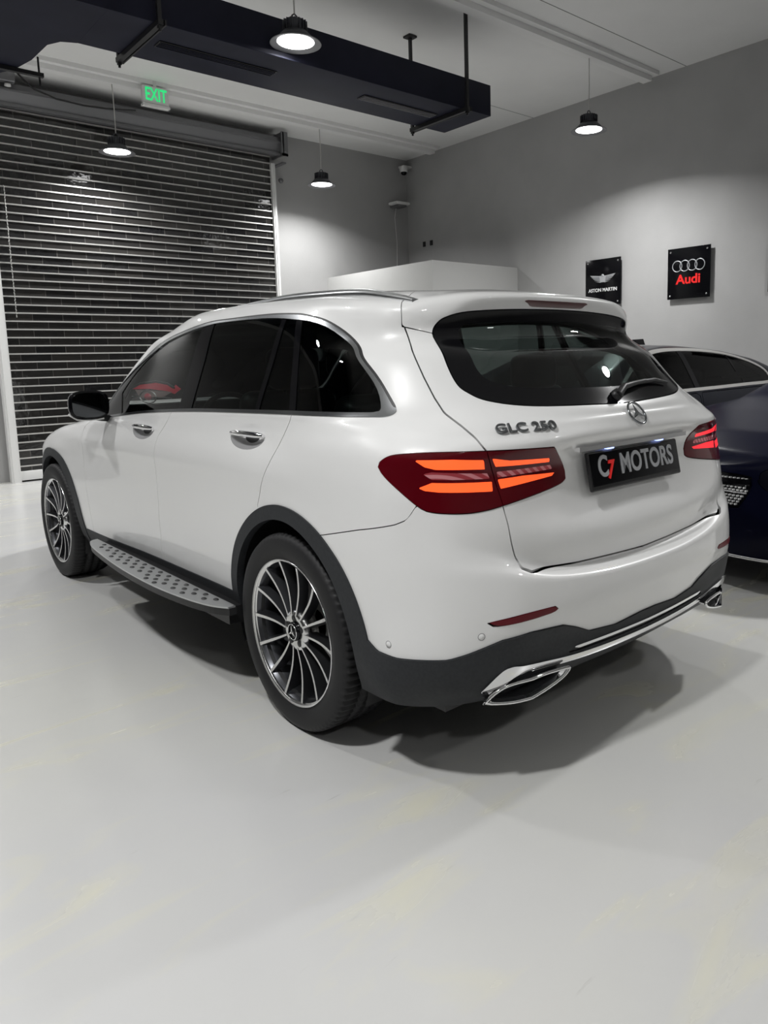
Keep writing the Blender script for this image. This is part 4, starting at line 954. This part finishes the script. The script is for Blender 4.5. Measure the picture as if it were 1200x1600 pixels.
def dark_car(name, loc, rz, label, Ln, W, top, belt, paint, dlo, dividers, doors, wheels, r=.335, grille=False):
    c = tag(empty(name, loc, rz), label, 'car')
    G = car_grid(Ln, W, top, belt); S = Skin(G); rest = S.all
    sd2 = lambda poly: (lambda P: np.where(P[:, 0] > .35, sd_poly(poly, P[:, 1:3]), 1))
    for y in wheels: _, rest = S.cut(rest, lambda P: np.where(P[:, 0] > .4, np.hypot(P[:, 1]-y, P[:, 2]-r)-(r+.045), 1))
    dl = smooth_poly(dlo, (), 5)
    win, rest = S.cut(rest, sd2(dl)); gl, fr = S.cut(win, lambda P: sd2(dl)(P)+.026)
    piv = []; pvs = []
    for dv in dividers:
        a, gl = S.cut(gl, sd2(dv)); pvs.append(a)
    # screens
    tts = [p[0] for p in top]
    ws = [(-.3, dlo[0][1]+.02), (.48, dlo[0][1]+.04), (.44, max(p[1] for p in top)-.10), (-.3, max(p[1] for p in top)-.07)]
    mid = Ln*.5
    wsc, rest = S.cut(rest, lambda P: np.where(P[:, 1] > mid, sd_poly(ws, P[:, ::2]), 1))
    rsc, rest = S.cut(rest, lambda P: np.where(P[:, 1] < mid*.8, sd_poly(ws, P[:, ::2]), 1))
    for dn, poly in doors:
        dr, rest = S.cut(rest, sd2(poly), .003)
        for s_ in 'LR':
            skin_mesh(dn, S, dr, paint, c, sides=s_)
            hy = poly[0][0]+.16; q = [k for k in range(len(S.P)) if abs(S.P[k][1]-hy) < .03 and abs(S.P[k][2]-(dlo[0][1]-.13)) < .03]
            wv = S.P[q[0]][0] if q else W*.95; sx = -1 if s_ == 'L' else 1
            MB().tube([(sx*(wv+.004), hy-.10, dlo[0][1]-.125), (sx*(wv+.028), hy-.07, dlo[0][1]-.12), (sx*(wv+.028), hy+.07, dlo[0][1]-.12), (sx*(wv+.004), hy+.10, dlo[0][1]-.125)], .011, 8).build('door_handle', CHROME, c)
    if grille:
        g = smooth_poly([(-.3, .675), (.36, .67), (.45, .645), (.43, .56), (.385, .50), (.32, .475), (-.3, .47)], (0, 6), 4)
        gr, rest = S.cut(rest, lambda P: np.where(P[:, 1] > Ln-.6, sd_poly(g, P[:, ::2]), 1), .002)
        hd = smooth_poly([(.50, .70), (.52, .60), (.64, .61), (.80, .68), (.84, .74), (.70, .745)], (), 4)
        hl, rest = S.cut(rest, lambda P: np.where(P[:, 1] > Ln-1.1, sd_poly(hd, P[:, ::2]), 1), .002)
        gi = empty('grille', (0, 0, 0), 0, c)
        skin_mesh('mesh_backing', S, gr, BLACKG, gi, off=-.010)
        for s_ in 'LR':
            skin_mesh('headlamp', S, hl, mat('headlamp_glass', (.006, .006, .010), .2, spec=.05), c, sides=s_)
        Q = np.array(S.P)
        def fp(wv, z):
            m = Q[:, 1] > Ln-.7; A = Q[m]; d2 = (A[:, 0]-abs(wv))**2+(A[:, 2]-z)**2; k = np.argsort(d2)[:5]; wt = 1/(d2[k]+1e-6); return Vector((wv, float((A[k, 1]*wt).sum()/wt.sum()), z))
        pins = MB()
        for iz in range(12):
            z = .482+iz*.0165
            if abs(z-.566) < .012: continue
            k = 0; x = -.42+(iz % 2)*.0125
            while x < .43:
                if sd_poly(g, np.array([(abs(x), z)]))[0] < -.010:
                    p = fp(x, z); pins.box((p.x-.0045, p.y-.010, z-.0045), (p.x+.0045, p.y+.006, z+.0045))
                x += .025
        pins.build('grille_pins', WHITET, gi)['kind'] = 'stuff'
        pts = [fp(-.42+.84*i/24, .567) for i in range(25)]
        MB().tube([(p.x, p.y-.008, p.z) for p in pts], .006, 8).build('chrome_bar', CHROME, gi)
        pts = [fp(-.78+1.56*i/30, .215) for i in range(31)]
        MB().tube([(p.x, p.y+.008, .20) for p in pts], .010, 8).build('bumper_lip', CHROME, c)
        hood = [fp(-.80+1.6*i/30, .80) for i in range(31)]
        MB().tube([(p.x, p.y+.001, .775) for p in hood], .0035, 6).build('bonnet_gap', BLACKP, c)
    skin_mesh('body_shell', S, rest, paint, c)
    for s_ in 'LR':
        skin_mesh('window_trim', S, fr, ALU, c, sides=s_, off=.003)
        skin_mesh('side_window', S, gl, GLASS_B, c, sides=s_, off=-.003, flange=0)
        for a in pvs: skin_mesh('window_pillar', S, a, BLACKG, c, sides=s_)
    skin_mesh('windscreen', S, wsc, GLASS_D, c, flange=0); skin_mesh('rear_window', S, rsc, GLASS_D, c, flange=0)
    MB().box((-W*.86, .35, .20), (W*.86, Ln-.35, .30)).box((-W*.6, .5, .3), (W*.6, Ln-.9, .62)).build('underbody', BLACKP, c)
    for x in (-.36, .36):
        for y in (Ln*.52, Ln*.33):
            MB().bbox((x-.23, y-.05, .5), (x+.23, y+.07, 1.05), .05).bbox((x-.12, y-.04, 1.06), (x+.12, y+.05, 1.20), .04).build('seat', SEAT, c)
    for y in wheels:
        for sx in (-1, 1):
            MB().lathe([(r+.06, sx*(W-.03)), (r+.06, sx*.5), (0, sx*.5)], 30, 'x', (0, y, r), arc=(-.3, math.pi+.3)).build('wheel_well', BLACKP, c)
            road_wheel(c, W-.13, y, r, sx)
    return c
SY = 1.80       # centre line of the further saloon
top1 = [(0, .92), (.06, 1.02), (.45, 1.12), (1.0, 1.315), (1.5, 1.395), (2.0, 1.43), (2.4, 1.437), (2.85, 1.415), (3.3, 1.24), (3.65, 1.03), (4.1, .95), (4.48, .84), (4.6, .70)]
belt1 = [(0, .96), (.8, 1.035), (2.5, 1.02), (3.5, .98), (4.1, .90), (4.6, .62)]
sal = dark_car('saloon_car', (5.86, SY, 0), math.pi/2,
    'dark slate saloon with chrome window trim, parked side-on against the right wall, furthest back', 4.60, .93, top1, belt1, DNAVY,
    [(.99, 1.055), (.955, 1.11), (1.0, 1.20), (1.25, 1.295), (1.65, 1.365), (2.2, 1.395), (2.7, 1.375), (3.05, 1.27), (3.42, 1.05), (3.1, 1.03), (2.2, 1.035), (1.5, 1.045)],
    [[(1.48, .98), (1.51, .98), (1.60, 1.45), (1.56, 1.45)], [(2.28, .98), (2.36, .98), (2.33, 1.48), (2.26, 1.48)]],
    [('rear_door', [(1.15, 1.03), (2.30, 1.02), (2.28, .32), (1.55, .32), (1.35, .70)]), ('front_door', [(2.33, 1.02), (3.35, .97), (3.30, .32), (2.31, .32)])],
    (.98, 3.72))
MB().prism([(2.50, 1.43), (2.66, 1.43), (2.62, 1.475), (2.53, 1.48)], -.46, -.41, 'x').build('roof_antenna', BLACKG, sal)
top2 = [(0, .95), (.06, 1.05), (.2, 1.12), (.6, 1.36), (1.2, 1.42), (1.8, 1.40), (2.15, 1.30), (2.7, 1.02), (3.1, .965), (3.6, .88), (3.85, .79), (3.95, .70)]
belt2 = [(0, .98), (2.3, .95), (3.0, .91), (3.6, .80), (3.95, .62)]
hat = dark_car('hatchback_car', (5.615, -1.02, 0), math.radians(75),
    'dark navy car with a studded diamond grille, its nose showing behind the white car', 3.95, .86, top2, belt2, NAVY,
    [(.40, 1.01), (.45, 1.12), (.9, 1.31), (1.5, 1.34), (1.95, 1.22), (2.5, .98), (2.1, .97), (1.2, .985)],
    [[(1.36, .95), (1.44, .95), (1.42, 1.4), (1.35, 1.4)]],
    [('rear_door', [(.85, 1.0), (1.38, .99), (1.36, .32), (1.1, .32)]), ('front_door', [(1.41, .985), (2.4, .95), (2.35, .32), (1.39, .32)])],
    (.72, 3.14), grille=True)
